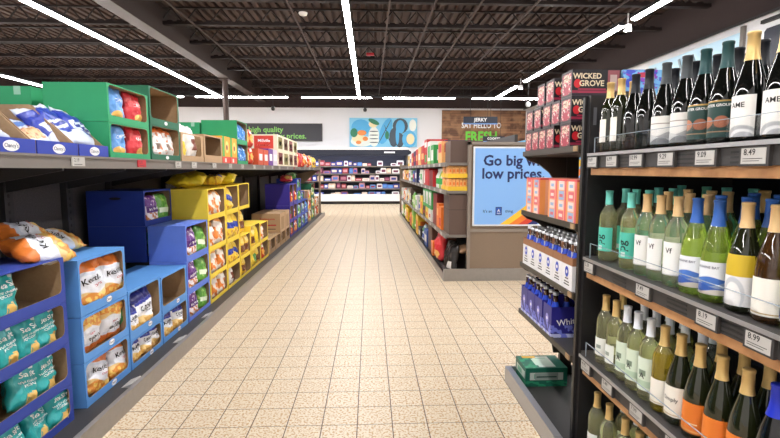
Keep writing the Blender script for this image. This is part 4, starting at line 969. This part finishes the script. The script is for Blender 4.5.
# beer six-packs
mcaramel = mat('brown beer glass', (52, 30, 20), .15, coat=.3)
mbluelab = mat('cobalt neck label', (34, 70, 190), .4); mcapw = mat('bottle cap silver', (206, 206, 210), .35, metal=.4)
mviolet = mat('violet carrier', (40, 38, 128), .4, layers=[('v', 0, .12, (200, 206, 240)), ('blob', 0, 0, 1, .4, 4, .5, (120, 130, 220))])
mcarrw = mat('white carrier', (232, 232, 234), .5, layers=[('v', .76, 1, (150, 104, 72))])
sixm = {}
def sixpack(yn, z, kind, label, x=1.005, w=.125):
    t = empty('six_pack', (x, yn + w / 2, z), FR); d, h = .19, .172
    if kind == 'w': mt = mcarrw
    else: mt = mviolet
    pr = [(0, 0), (d, 0), (d, h * .8), (d * .62, h), (d * .56, h * 1.35), (d * .44, h * 1.35), (d * .38, h), (0, h * .8)]
    mb = MB().box(-w / 2, w / 2, 0, d, 0, h * 1.02, 0, 't').box(-.002, .002, .02, d - .02, h * .5, h * 1.35, 0)
    mb.build('carrier', mt, t)
    mb = MB()
    ring = [(.022 * math.cos(R(a)), .028 * math.sin(R(a))) for a in range(0, 360, 24)]
    mb.add([(p[0], -.001, h * .56 + p[1]) for p in ring], [tuple(range(15))], 0)
    mb.add([(p[0] * .45, -.0016, h * .56 + p[1] * .35) for p in ring], [tuple(range(15))], 1)
    if kind == 'w':
        for zz, ww in ((.34, .02), (.24, .03), (.16, .034)): mb.quad((-ww, -.001, h * zz), (ww, -.001, h * zz), (ww, -.001, h * (zz + .035)), (-ww, -.001, h * (zz + .035)), 2)
        ms = [mbluelab, M['whiteink'], M['ink']]
    else:
        ms2 = MB(); put_text(ms2, 'White', .050, lambda a, c: (w / 2 + .0015, d * .5 + a, h * .52 + c), 1, .012, 8); ms2.build('side_print', [M['whiteink'], M['whiteink']], t)
        ms = [mat('violet pale', (150, 150, 226), .4), M['whiteink'], M['ink']]
    mb.build('print', ms, t)
    if 'b' not in sixm:
        sixm['b'] = MB().lathe([(0, .004), (.028, .004), (.029, .1), (.026, .135), (.014, .165), (.0125, .215), (0, .215)], 12).mesh('bottle', mcaramel)
        sixm['c'] = MB().lathe([(.0145, .208), (.0145, .222), (0, .222)], 12).mesh('cap', mcapw)
        sixm['n'] = MB().lathe([(.0296, .128), (.0262, .1375), (.0172, .162), (.0155, .176)], 12).mesh('neck_label', mbluelab)
    for i in range(3):
        for sx_ in (-.031, .031):
            o = link('bottle', sixm['b'], t, (sx_, .033 + i * .062, 0)); o.scale = (1.05, 1.05, 1.13)
            if i < 2: link('neck_label', sixm['n'], o); link('cap', sixm['c'], o)
            else: link('cap', sixm['c'], o)
    tag(t, label, 'six-pack', 'white and kraft beer six-packs' if kind == 'w' else 'violet beer six-packs')
for k in range(6): sixpack(2.30 + k * .128, BZ[1], 'w', f"beer six-pack in white and kraft carrier, {ORD[k]} from the wine end")
for k, y in enumerate([2.545, 2.69, 2.82, 2.95]): sixpack(y, BZ[0], 'v', f"violet beer six-pack, {ORD[k]} from the wine end, low drink shelf")
sixpack(2.30, BZ[0], 'v', 'violet beer six-pack set back deep, half hidden by the upright', x=1.15)
mgb = mat('green beer box', (30, 104, 84), .4, layers=[('rect', .1, .35, .9, .75, (206, 216, 206)), ('rect', .2, .42, .6, .68, (120, 180, 150)), ('blob', 0, 0, 1, .3, 4, .5, (50, 150, 110))])
t = empty('beer_carton', (.99, 3.0, .0505), FR)
mb = MB().box(-.105, .105, 0, .27, 0, .122); mb.build('box_body', [mgb], t)
mb = MB().quad((.106, .06, .045), (.106, .21, .045), (.106, .21, .09), (.106, .06, .09), 0)
mb.quad((.1065, .07, .06), (.1065, .20, .06), (.1065, .20, .068), (.1065, .07, .068), 1); mb.build('side_print', [mat('grey mint', (150, 164, 156), .4), mat('deep green', (20, 70, 56), .4)], t)
mb = MB().quad((-.05, .08, .1228), (.06, .08, .1228), (.06, .19, .1228), (-.05, .19, .1228), 0)
mb.quad((-.095, .03, .1228), (-.06, .03, .1228), (-.06, .12, .1228), (-.095, .12, .1228), 2)
mb.build('print', [mat('pale mint', (196, 220, 204), .4), mat('deep green', (20, 70, 56), .4), mat('gold print', (220, 170, 60), .4)], t)
tag(t, 'green beer box standing alone on the bottom tray of the drink shelving', 'beer box')

# ------------------------------------------------------------------ WINE SECTION
WY0, WY1 = .35, 2.20
wg = empty('wine_shelving', (1.0, WY0, 0)); tag(wg, 'dark wine shelving with oak strips and clear guards at right', 'shelving')
def wp(name, mb, m, par=None):
    o = mb.build(name, m, par if par else wg)
    if par is None: o.location = (-1.0, -WY0, 0)
    return o
mnavy = mat('blue black panel', (26, 30, 44), .4)
pan = [(1.02, 0), (1.75, 0), (1.75, 1.775), (1.02, 1.775)]
wp('end_panel', MB().prism(pan, 'y', WY1 + .005, WY1 + .03), M['black'])
wp('end_post', MB().box(1.005, 1.09, WY1 + .03, WY1 + .055, 0, 1.77), M['black'])
wp('slot', MB().box(1.035, 1.05, WY1 + .0035, WY1 + .005, 1.64, 1.72), mat('slot grey', (90, 90, 96), .5))
wp('back_panel', MB().box(1.72, 1.75, WY0, WY1, 0, 1.775), mnavy)
wp('kick_plate', MB().box(.915, .955, WY0, WY1 + .03, 0, .104), M['steel'])
wp('base_deck', MB().box(.955, 1.02, WY0, WY1 + .0, .02, .05), M['darkgrey'])
WZ = [.085, .565, 1.03, 1.505]
PR = [('4.39', '6.49'), ('5.29', '7.99', '5.49'), ('8.19', '7.49', '5.99'), ('9.09', '9.69', '9.29', '10.99', '6.99')]
for i, z in enumerate(WZ):
    s_ = wp('shelf', MB().box(1.02, 1.72, WY0, WY1, z - .035, z - .004), M['darkgrey'])
    if i == 0:
        continue
    wp('price_rail', MB().box(.998, 1.02, WY0, WY1 - .055, z - .062, z - .006).box(.990, 1.02, WY0, WY1 - .055, z - .006, z + .003), M['darkgrey'], s_)
    wp('rail_edge', MB().box(.985, .998, WY0, WY1 - .055, z - .010, z + .002), M['steel'], s_)
    wp('wood_strip', MB().box(1.006, 1.03, WY0, WY1 - .055, z - .095, z - .0625), M['wood'], s_)
    wp('clear_guard', MB().box(1.0, 1.003, WY0, WY1 - .09, z + .003, z + .068), M['acrylic'], s_)
    wp('guard_edge', MB().box(.9995, 1.0035, WY0, WY1 - .09, z + .068, z + .0698).box(.9995, 1.0035, WY1 - .0918, WY1 - .09, z + .003, z + .0698), mat('acrylic edge', (150, 164, 176), .1), s_)
    ys = [2.10, 1.93, 1.75, 1.57, 1.38, 1.2] if i == 3 else [2.09, 1.66, 1.33, 1.14] if i == 2 else [2.08, 1.88, 1.66, 1.44]
    for k, y in enumerate(ys):
        mb = MB().box(.988, .998, y - .048, y + .048, z - .064, z - .012, 2).box(.9868, .988, y - .040, y + .040, z - .058, z - .017, 0)
        pr_ = ['9.69', '6.99', '10.99', '9.29', '9.09', '8.49'][k] if i == 3 else ['5.29', '7.49', '8.19', '8.99'][k] if i == 2 else ['4.95', '5.49', '7.99', '8.99'][k]
        put_text(mb, pr_, .023, lambda a, c: (.9862, y + .012 - a, z - .028 + c), 1, .012)
        mb.box(.9863, .9868, y - .03, y + .034, z - .045, z - .0435, 1).box(.9863, .9868, y - .02, y + .034, z - .051, z - .0495, 1)
        wp('price_tag', mb, [M['tagpaper'], M['ink'], M['darkgrey']], s_)
    for k, y in enumerate([1.84, 1.48, 1.24]):
        mb = MB()
        for q in range(3): mb.box(.9965, .998, y - .05, y + .05, z - .056 + q * .014, z - .050 + q * .014)
        wp('rail_groove', mb, M['black'], s_)

def glass(name, c, trans, rough=.03):
    top = tuple(min(255, int(v * .5 + 118)) for v in c)
    return mat('glass ' + name, top, rough, trans=trans, ior=1.34, spec=.6, coat=.4, layers=[('v', 0, .70, c)])
G = dict(black=mat('glass black', (10, 13, 11), .05, spec=.7, coat=.3), olive=mat('glass olive', (28, 32, 14), .05, spec=.7, coat=.3),
         clear=glass('pale wine', (250, 251, 196), .90), mint=glass('mint wine', (236, 250, 214), .90), green=glass('green wine', (200, 228, 104), .85),
         gold=glass('golden wine', (214, 188, 66), .8), amber=mat('glass amber', (58, 36, 14), .05, spec=.7, coat=.3), aqua=glass('aqua pale', (222, 246, 230), .9))
CAPS = dict(gold=mat('gold capsule', (222, 190, 126), .35, metal=.4), black=mat('black capsule', (30, 33, 40), .35), grey=mat('grey capsule', (66, 72, 76), .4), dteal=mat('dark teal capsule', (34, 74, 76), .35),
            teal=mat('aqua capsule', (112, 206, 194), .4), tan=mat('tan capsule', (222, 188, 136), .35, metal=.2), blue=mat('blue capsule', (48, 96, 176), .35), white=mat('white capsule', (226, 232, 242), .35), cobalt=mat('cobalt capsule', (32, 52, 190), .3))
LAB = dict(
  dot=mat('label red dot', (236, 232, 224), .5, layers=[('ell', .5, .55, .12, .16, (190, 40, 50))]),
  wave=mat('label wave', (226, 224, 220), .5, layers=[('wave', .36, .08, (160, 160, 162)), ('wave', .26, .08, (206, 206, 206)), ('wave', .15, .08, (120, 122, 126)), ('v', .72, .75, (140, 130, 120))]),
  quarter=mat('label dark green', (30, 62, 58), .45, layers=[('ell', .32, .42, .18, .16, (176, 110, 76)), ('ell', .68, .42, .16, .16, (150, 90, 64)), ('v', .96, 1, (176, 140, 70)), ('u', 0, .03, (176, 140, 70)), ('u', .97, 1, (176, 140, 70)), ('v', .14, .17, (150, 120, 90))]),
  arch=mat('label arch', (238, 236, 232), .5, layers=[('ell', .62, .0, .5, .28, (176, 178, 180)), ('ell', .66, -.05, .42, .24, (230, 230, 230)), ('ell', .70, -.08, .34, .2, (170, 172, 176))]),
  teal=mat('label aqua', (84, 196, 176), .45, layers=[('u', .0, .12, (60, 160, 150)), ('rect', .45, .06, .62, .24, (206, 226, 222))]),
  plain=mat('label plain', (236, 236, 234), .5, layers=[('v', .0, .03, (190, 190, 186))]),
  sunshine=mat('label seaside', (232, 236, 242), .45, layers=[('wave', .50, .05, (70, 116, 196)), ('wave', .34, .07, (150, 170, 206)), ('wave', .26, .06, (52, 92, 176)), ('wave', .12, .05, (206, 200, 190))]),
  yellow=mat('label split', (236, 236, 238), .45, layers=[('ell', .5, .22, .3, .34, (196, 200, 206)), ('ell', .5, .16, .22, .3, (236, 236, 236)), ('v', .58, 1, (206, 176, 44))]),
  small=mat('label small', (228, 232, 226), .5, layers=[('rect', .3, .4, .7, .6, (150, 160, 150))]),
  pale=mat('label pale green', (214, 228, 210), .45, layers=[('v', .1, .3, (180, 204, 180)), ('rect', .35, .45, .65, .62, (120, 140, 120))]),
  orange=mat('label orange', (226, 124, 44), .5, layers=[('v', .05, .09, (240, 190, 120)), ('rect', .2, .3, .8, .34, (250, 220, 180))]),
  script=mat('label script', (238, 234, 224), .5, layers=[('v', .05, .08, (180, 150, 90))]))
BORD = [(0, .006), (.03, 0), (.0365, .005), (.037, .02), (.037, .185), (.0355, .203), (.029, .222), (.019, .238), (.0150, .252), (.0142, .275), (.0142, .302), (.0155, .303), (.0155, .309), (0, .310)]
BURG = [(0, .006), (.034, 0), (.0405, .005), (.041, .02), (.041, .135), (.0385, .160), (.032, .190), (.0235, .220), (.0175, .243), (.0152, .262), (.0145, .302), (.0158, .303), (.0158, .309), (0, .310)]
# type: profile, glass, capsule, capsule bottom z, label, label z0, z1, half angle, text lines, words
WT_ = {
 'a': (BORD, 'olive', 'gold', .243, 'dot', .05, .150, 75, None, 'gold-capped bottle with red-dot label'),
 'a2': (BORD, 'olive', 'gold', .243, 'dot', .05, .150, 75, None, 'gold-capped dark bottle'),
 'd': (BURG, 'black', 'black', .235, None, 0, 0, 0, None, 'black-capped dark red-wine bottle'),
 'd2': (BURG, 'black', 'black', .235, None, 0, 0, 0, None, 'black-capped dark bottle'),
 'g2': (BORD, 'black', 'gold', .243, None, 0, 0, 0, None, 'gold-capped black bottle'),
 'e': (BURG, 'black', 'grey', .235, 'wave', .02, .120, 80, None, 'grey-capped bottle with wave label'),
 'q': (BURG, 'black', 'dteal', .232, 'quarter', .025, .135, 88, [('QUARTER GROUP', .0115, .120)], 'teal-capped bottle with dark green label'),
 't2': (BURG, 'black', 'dteal', .232, None, 0, 0, 0, None, 'dark teal-capped bottle'),
 'm': (BURG, 'black', 'gold', .232, 'arch', .02, .135, 62, [('AME', .020, .108)], 'gold-capped bottle with white arch label'),
 't': (BORD, 'clear', 'teal', .250, 'teal', .045, .150, 85, [('pg', .05, .095)], 'aqua-capped bottle with aqua label'),
 'tb': (BORD, 'clear', 'teal', .250, 'teal', .045, .150, 85, None, 'aqua-capped clear bottle'),
 'b': (BORD, 'mint', 'tan', .243, 'plain', .04, .155, 58, [('Vf', .026, .125)], 'tan-capped pale bottle with plain label'),
 'bb': (BORD, 'mint', 'tan', .243, 'plain', .04, .155, 58, None, 'tan-capped pale bottle'),
 's': (BURG, 'green', 'blue', .232, 'sunshine', .025, .125, 82, [('SUNSHINE BAY', .0105, .108)], 'blue-capped green bottle with seaside label'),
 'sb': (BURG, 'green', 'blue', .232, 'sunshine', .025, .125, 82, None, 'blue-capped green bottle'),
 'y': (BURG, 'olive', 'tan', .240, 'yellow', .02, .165, 72, None, 'tan-capped bottle with yellow-topped label'),
 'n': (BURG, 'amber', 'tan', .240, 'script', .02, .12, 60, None, 'tan-capped amber bottle'),
 'g3': (BORD, 'black', 'gold', .243, None, 0, 0, 0, None, 'gold-capped dark bottle at the back'),
 'c': (BORD, 'clear', 'gold', .243, 'small', .04, .12, 50, None, 'gold-capped clear bottle with small label'),
 'w': (BORD, 'clear', 'white', .245, 'pale', .04, .165, 72, [('A', .03, .095)], 'white-capped clear bottle with pale label'),
 'o': (BORD, 'gold', 'gold', .240, 'script', .03, .12, 60, None, 'gold-capped bottle of yellow wine'),
 'k': (BURG, 'olive', 'gold', .240, 'script', .03, .135, 72, [('Simply', .020, .09)], 'gold-capped bottle with white script label'),
 'r': (BURG, 'olive', 'gold', .240, 'orange', .025, .125, 78, None, 'gold-capped bottle with orange label'),
 'r2': (BURG, 'olive', 'gold', .240, None, 0, 0, 0, None, 'gold-capped dark bottle'),
 'l': (BURG, 'black', 'cobalt', .225, None, 0, 0, 0, None, 'cobalt-capped black bottle'),
 'p': (BORD, 'aqua', 'white', .245, 'teal', .05, .16, 80, None, 'pale bottle with aqua label'),
}
CATN = {'t2m': 'tb', 't3': 'tb', 't4': 'tb', 'b2': 'bb', 'b3': 'bb', 's2': 'sb', 's3': 'sb', 'c2': 'c', 'w2': 'w', 'w3': 'w'}
WM = {}
def wine_meshes(k):
    if k in WM: return WM[k]
    prof, gl, cp, cz, lb, z0, z1, ha, txt, words = WT_[k]
    def rad(z):
        for (r0, a), (r1, b_) in zip(prof, prof[1:]):
            if a <= z <= b_ and b_ > a: return r0 + (r1 - r0) * (z - a) / (b_ - a)
        return prof[3][0]
    r = {}
    r['glass'] = MB().lathe(prof, 24).mesh('glass_body', G[gl])
    cpf = [(rad(cz) + .0006, cz)] + [(rr + .0008, zz) for rr, zz in prof if zz > cz + .002 and rr > 0] + [(.0165, .3105), (.0150, .3118), (0, .3118)]
    r['cap'] = MB().lathe(cpf, 20).mesh('capsule', CAPS[cp])
    ink = M['ink'] if lb not in ('quarter', 'sunshine', 'orange') else M['whiteink'] if lb != 'sunshine' else M['navyink']
    if lb:
        rl = max(rad(z0 + .01), rad((z0 + z1) / 2)) + .0008
        pts = [(max(rad(z0 + (z1 - z0) * i / 6) + .0008, 0), z0 + (z1 - z0) * i / 6) for i in range(7)]
        r['label'] = MB().lathe(pts, 16, 0, -ha, ha).mesh('label', LAB[lb])
        if txt:
            mb = MB()
            for s_, size, zz in txt:
                def fn(a, c, zz=zz):
                    rr = rad(zz + c) + .0016; an = a / rr
                    return (rr * math.sin(an), -rr * math.cos(an), zz + c)
                put_text(mb, s_, size, fn, 0, .012, 90 if s_ == 'pg' else 0)
            r['text'] = mb.mesh('lettering', ink)
    WM[k] = r; return r
ROWT = {}
def wine(k, x, y, z, label, yaw=0., s=1.):
    r = wine_meshes(k)
    t = empty('wine_bottle', (x, y, z), FR + yaw); t.scale = (s, s, s)
    link('glass_body', r['glass'], t); link('capsule', r['cap'], t)
    if 'label' in r:
        l_ = link('label', r['label'], t)
        if 'text' in r: link('lettering', r['text'], l_)
    tag(t, label, 'wine bottle', 'wine bottles on the shelves'); return t
topw = [('a', 1.067, 2.117), ('a', 1.067, 2.024), ('a2', 1.150, 2.085), ('d', 1.078, 1.935), ('g2', 1.165, 1.985), ('d', 1.075, 1.836), ('e', 1.075, 1.728), ('d2', 1.165, 1.82), ('e', 1.078, 1.620), ('d2', 1.165, 1.70), ('q', 1.080, 1.532), ('d2', 1.170, 1.60), ('q', 1.082, 1.440), ('d2', 1.170, 1.51), ('d2', 1.260, 1.58), ('m', 1.078, 1.338), ('d2', 1.175, 1.42), ('t2', 1.180, 1.32), ('m', 1.085, 1.236), ('d2', 1.26, 1.70), ('d2', 1.26, 1.80), ('t2', 1.265, 1.44), ('d', 1.08, 1.14)]
midw = [('t', 1.06, 2.07), ('t', 1.06, 1.89), ('b', 1.058, 1.775), ('b', 1.058, 1.688), ('b', 1.06, 1.594), ('s', 1.06, 1.497), ('s', 1.06, 1.400), ('y', 1.062, 1.293), ('n', 1.062, 1.195), ('s', 1.06, 1.10),
        ('tb', 1.15, 2.10), ('tb', 1.15, 2.015), ('tb', 1.15, 1.92), ('bb', 1.148, 1.79), ('bb', 1.148, 1.665), ('bb', 1.148, 1.575), ('sb', 1.15, 1.515), ('sb', 1.15, 1.405), ('sb', 1.15, 1.315),
        ('tb', 1.238, 2.00), ('bb', 1.238, 1.81), ('bb', 1.238, 1.68), ('bb', 1.238, 1.60), ('sb', 1.24, 1.49), ('sb', 1.24, 1.39), ('tb', 1.238, 1.90), ('tb', 1.37, 2.046), ('tb', 1.37, 1.89), ('tb', 1.37, 1.78), ('tb', 1.37, 1.65), ('g3', 1.30, 1.52)]
thw = [('c', 1.055, 2.045), ('c', 1.055, 1.955), ('c', 1.14, 2.06), ('w', 1.058, 1.872), ('w', 1.056, 1.790), ('w', 1.056, 1.703), ('w', 1.145, 1.90), ('w', 1.145, 1.815), ('w', 1.235, 1.87), ('w', 1.145, 1.728), ('w', 1.235, 1.78), ('w', 1.145, 1.640), ('o', 1.056, 1.618), ('k', 1.058, 1.530), ('r', 1.058, 1.436), ('r', 1.058, 1.340), ('r', 1.060, 1.245), ('r2', 1.148, 1.462), ('r2', 1.150, 1.370), ('r2', 1.152, 1.278), ('l', 1.062, 1.15), ('p', 1.148, 1.553), ('p', 1.238, 1.62)]
fow = [('c', 1.061, 2.096), ('c', 1.062, 1.986), ('c', 1.068, 1.864), ('c', 1.066, 1.755), ('w', 1.16, 2.04), ('w', 1.16, 1.93), ('p', 1.16, 1.82), ('w', 1.25, 2.0)]
for shelf, z, lst in (('top', WZ[3], topw), ('second', WZ[2], midw), ('third', WZ[1], thw), ('bottom', WZ[0], fow)):
    rows = {}
    for k, x, y in lst: rows.setdefault(0 if x < 1.11 else 1 if x < 1.2 else 2 if x < 1.285 else 3, []).append((y, k, x))
    for rn, its in rows.items():
        its.sort(reverse=True)
        for i, (y, k, x) in enumerate(its):
            lab = f"{WT_[k][9]}, {ORD[i]} from far end, {['front', 'second', 'third', 'fourth'][rn]} row, {shelf} wine shelf"
            wine(k, x, y, z, lab, yaw=random.uniform(-8, 8) + (14 if k not in ('a', 'a2') else -25), s=1.0 if shelf != 'second' or rn == 0 else 1.0 + .025 * rn)

# ------------------------------------------------------------------ FAR END: refrigerated case, signs
rc = empty('refrigerated_case', (-.6, 20.4, 0)); tag(rc, 'long open refrigerated display case across the far end of the aisle', 'refrigerator')
def rp(name, mb, m, par=None):
    o = mb.build(name, m, par if par else rc)
    if par is None: o.location = (.6, -20.4, 0)
    return o
CX0, CX1 = -4.4, 1.62
mcase = mat('case dark lining', (60, 64, 84), .4); mhead = mat('case header navy', (26, 32, 48), .4)
rp('kick_base', MB().box(CX0, CX1, 20.45, 21.4, 0, .13), M['black'])
rp('lower_bumper', MB().box(CX0, CX1, 20.3, 20.5, .13, .42).box(CX0, CX1, 20.28, 20.3, .34, .40), M['white'])
rp('back_lining', MB().box(CX0, CX1, 21.25, 21.4, .13, 2.25), mcase)
rp('side_panel', MB().box(CX0, CX0 + .05, 20.3, 21.4, 0, 2.25), M['grey']); rp('side_panel', MB().box(CX1 - .05, CX1, 20.3, 21.4, 0, 2.25), M['grey'])
rp('header', MB().prism([(CX0, 2.06), (CX1 - .06, 2.06), (CX1 + .12, 2.14), (CX1 + .12, 2.22), (CX1, 2.30), (CX0, 2.30)], 'y', 20.25, 20.4), mhead)
rp('header_cap', MB().box(CX0, CX1, 20.25, 21.4, 2.30, 2.40), M['white'])
rp('header_sign', MB().box(.60, 1.05, 20.235, 20.25, 2.16, 2.22), M['whiteink'])
rp('case_light', MB().box(CX0 + .1, CX1 - .1, 20.42, 20.48, 2.10, 2.13), mat('case lamp', (235, 240, 255), .4, emit=6.))
CZ = [.42, .66, .98, 1.30, 1.62]
pal = [(210, 190, 196), (236, 236, 240), (70, 90, 190), (60, 70, 150), (160, 60, 70), (96, 150, 214), (226, 200, 180), (180, 110, 130), (120, 60, 90), (236, 226, 214), (80, 120, 200), (206, 150, 160)]
pm = [mat(f"chilled pack {i}", c, .4) for i, c in enumerate(pal)]
rnd = random.Random(3)
SHN = ['lowest', 'second lowest', 'middle', 'second highest', 'highest']
pk_mesh = {}
for i, z in enumerate(CZ):
    if i:
        s_ = rp('shelf', MB().box(CX0 + .05, CX1 - .05, 20.55, 21.25, z - .03, z), M['darkgrey'])
        rp('price_rail', MB().box(CX0 + .05, CX1 - .05, 20.535, 20.55, z - .045, z + .005), M['grey'], s_)
    else:
        rp('deck', MB().box(CX0 + .05, CX1 - .05, 20.5, 21.25, z - .04, z - .02), M['darkgrey'])
    x = -3.0
    while x < CX1 - .25:
        w = rnd.choice([.16, .2, .24, .3]); h = rnd.choice([.12, .16, .2, .22, .24]) if i else rnd.choice([.06, .1, .12])
        if rnd.random() < .16: x += w; continue
        ci = rnd.randrange(12); kx = (round(w, 2), h, ci)
        if kx not in pk_mesh:
            mb = MB().prism([(-w / 2, 0), (w / 2, 0), (w / 2, h * .8), (w / 2 - .02, h), (-w / 2 + .02, h), (-w / 2, h * .8)], 'y', 0, .16, 0)
            mb.box(-w * .34, w * .34, -.001, 0, h * .25, h * .7, 1)
            pk_mesh[kx] = mb.mesh('chilled_package', [pm[ci], pm[(ci * 5 + 3) % 12]])
        o = link('chilled_package', pk_mesh[kx], None, (x + w / 2, 20.6 + rnd.random() * .05, z + .001 if i else z - .019))
        tag(o, f"small chilled food pack on the {SHN[i]} level of the refrigerated case", 'food pack', f"chilled packs on the {SHN[i]} level")
        x += w + rnd.choice([.01, .02, .05])

# signs on the far wall
def wallsign(name, x0, x1, z0, z1, label, cat): 
    t = empty(name, ((x0 + x1) / 2, Y1 - .052, z0)); tag(t, label, cat); return t
t = wallsign('wall_sign', -6.6, -2.11, 2.73, 3.47, 'dark grey wall sign with green lettering above the left shelves', 'sign')
MB().box(-2.245, 2.245, -.05, .05, 0, .74).build('sign_board', mat('sign grey', (62, 62, 68), .6), t)
MB().box(-2.265, 2.265, -.04, .05, -.02, .76).build('sign_frame', M['grey'], t)
mb = MB()
put_text(mb, 'high quality', .33, lambda a, c: (-.20 + a, -.052, .48 + c), 0, .02)
put_text(mb, 'low prices.', .33, lambda a, c: (.84 + a, -.052, .20 + c), 0, .02)
mb.build('lettering', mat('sign green', (130, 196, 96), .5), t)
# illustrated panel
t = wallsign('art_panel', -.90, 2.10, 2.47, 3.75, 'pale blue illustrated panel of food and clothes on the far wall', 'wall art')
mb = MB().box(-1.5, 1.5, -.04, .05, 0, 1.27); mb.build('panel_board', mat('art blue', (136, 206, 236), .5), t)
mb = MB(); ms = [mat('art white', (236, 240, 232), .5), mat('art slate', (70, 84, 96), .5), mat('art leaf', (50, 130, 96), .5), mat('art orange', (232, 140, 70), .5), mat('art sky', (84, 176, 226), .5), mat('art cream', (240, 226, 180), .5)]
cnt = [0]
def blob(cx, cz, rx, rz, m, n=16, a0=0, a1=360, rot=0):
    cnt[0] += 1; y = -.0415 - cnt[0] * .0006; pts = []
    for i in range(n):
        a = R(a0 + (a1 - a0) * i / n); p, q = rx * math.cos(a), rz * math.sin(a)
        pts.append((cx + p * math.cos(R(rot)) - q * math.sin(R(rot)), y, cz + p * math.sin(R(rot)) + q * math.cos(R(rot))))
    mb.add(pts, [tuple(range(n))], m)
blob(-1.0, .85, .42, .36, 4); blob(-.95, .25, .5, .24, 0); blob(-1.1, .38, .3, .18, 5); blob(-1.3, .62, .16, .2, 2); blob(-.95, .62, .2, .12, 3); blob(-1.1, .2, .12, .08, 3); blob(-.8, .36, .12, .1, 3)
blob(-.42, .45, .24, .44, 0); blob(-.45, 1.0, .2, .15, 5); blob(-.42, 1.1, .26, .1, 2, rot=-25)
for k in range(4): blob(-.42, .2 + k * .16, .2, .022, 1)
blob(.10, .7, .24, .6, 4, rot=-20); blob(.05, .65, .02, .62, 1, rot=-28); blob(.20, .5, .018, .5, 1, rot=18); blob(.16, .52, .09, .18, 2)
blob(.75, .92, .34, .34, 1); blob(.75, .88, .2, .3, 4); blob(.46, .42, .2, .42, 1); blob(.72, .3, .2, .32, 1); blob(.62, .5, .08, .4, 4)
blob(1.15, .35, .32, .38, 4); blob(1.2, .35, .18, .24, 5); blob(1.3, .95, .16, .26, 0)
mb.build('illustration', ms, t)
# lettering on the plank wall
t = empty('wall_lettering', (4.98, Y1 - .055, 2.62)); tag(t, 'white and green wall lettering on the far plank wall', 'sign')
mb = MB(); put_text(mb, 'SAY HELLO TO', .34, lambda a, c: (a * .78, -.02, .80 + c), 0, .02); mb.build('white_words', M['whiteink'], t)
mb = MB(); put_text(mb, 'FRESH', .66, lambda a, c: (a * .80, -.02, .28 + c), 0, .03); mb.build('green_word', mat('fresh green', (110, 214, 70), .5), t)
def aisle_sign(x, y, z, w, h, s, label, size):
    t = empty('aisle_sign', (x, y, z)); tag(t, label, 'sign')
    MB().box(-w / 2, w / 2, -.02, .02, 0, h).box(-w / 2, w / 2, -.022, .022, -.03, 0, 1).build('sign_board', [mhead, mat('sign blue edge', (110, 150, 210), .5)], t)
    mb = MB(); put_text(mb, s, size, lambda a, c: (a, -.0225, h / 2 + c), 0, .02); mb.build('lettering', M['whiteink'], t)
    m2 = MB()
    for q in (-.3, .3): m2.bar((q * w, 0, h), (q * w, 0, ZD - z - .04), .01)
    m2.build('hanger', M['black'], t)
aisle_sign(3.22, 14., 2.80, 1.0, .19, 'JERKY', 'dark hanging aisle sign reading JERKY before the plank wall', .14)
aisle_sign(4.40, 17.0, 2.47, .78, .17, 'COOKIES', 'smaller dark hanging aisle sign below the JERKY sign', .11)
# pale blue aisle header beyond the end panel
t = empty('aisle_header', (3.9, 9.0, 0)); tag(t, 'pale blue topped aisle end beyond the poster panel', 'display')
MB().box(-.95, .8, 0, .6, 0, 1.9).build('display_body', M['tan'], t)
MB().box(-.97, .82, -.02, .6, 1.9, 2.0).build('header_board', mat('header sky blue', (110, 186, 230), .5), t)

# right wall art
t = empty('wall_mural', (X1 - .03, 10.3, 2.4)); tag(t, 'pale blue mural panel on the right wall behind the wine bottles', 'wall art')
MB().box(-.02, .03, -1.36, 1.6, 0, 1.6).build('panel_board', mat('mural blue', (190, 222, 240), .5), t)
mb = MB(); wbar = mat('mural white', (232, 236, 236), .5)
for k in range(5): mb.bar((-.025, -1.1 + k * .5, .3), (-.025, -.5 + k * .45, 1.5), .05)
for k in range(3): mb.bar((-.025, -1.2, .5 + k * .3), (-.025, 1.5, .4 + k * .35), .04)
mb.build('mural_lines', mat('mural grey', (150, 166, 176), .5), t)
MB().box(-.03, .03, -1.44, -1.36, -.05, 1.7).build('frame_edge', M['grey'], t)
t = empty('wall_plaque', (X1 - .02, 7.95, 3.25)); tag(t, 'dark rounded plaque on the right wall at the edge of view', 'sign')
MB().prism([(-.3, .05), (-.25, 0), (.4, 0), (.45, .05), (.45, .6), (.4, .65), (-.25, .65), (-.3, .6)], 'x', -.02, .02).build('plaque_board', mhead, t)
MB().bar((-.03, -.3, .78), (-.03, .5, .78), .06).build('plaque_lamp', M['black'], t)

# ------------------------------------------------------------------ camera, view
cam = D.cameras.new('camera'); co = D.objects.new('camera', cam); COL.objects.link(co)
F0 = 477.0; th = math.atan(48.5 / F0); ps = math.atan(20 * math.cos(th) / F0)
co.location = (0, 0, 1.43); co.rotation_euler = (R(90) - th, 0, -ps)
cam.sensor_width = 36; cam.lens = 36 * F0 / 780; cam.clip_start = .02
sc.camera = co
w = D.worlds.new('world'); sc.world = w; w.use_nodes = True
w.node_tree.nodes['Background'].inputs[0].default_value = (.02, .02, .022, 1)
vs = sc.view_settings; vs.view_transform = 'Standard'; vs.look = 'None'; vs.gamma = 1; vs.use_curve_mapping = False
vs.exposure = 1.05
sc.cycles.use_denoising = True
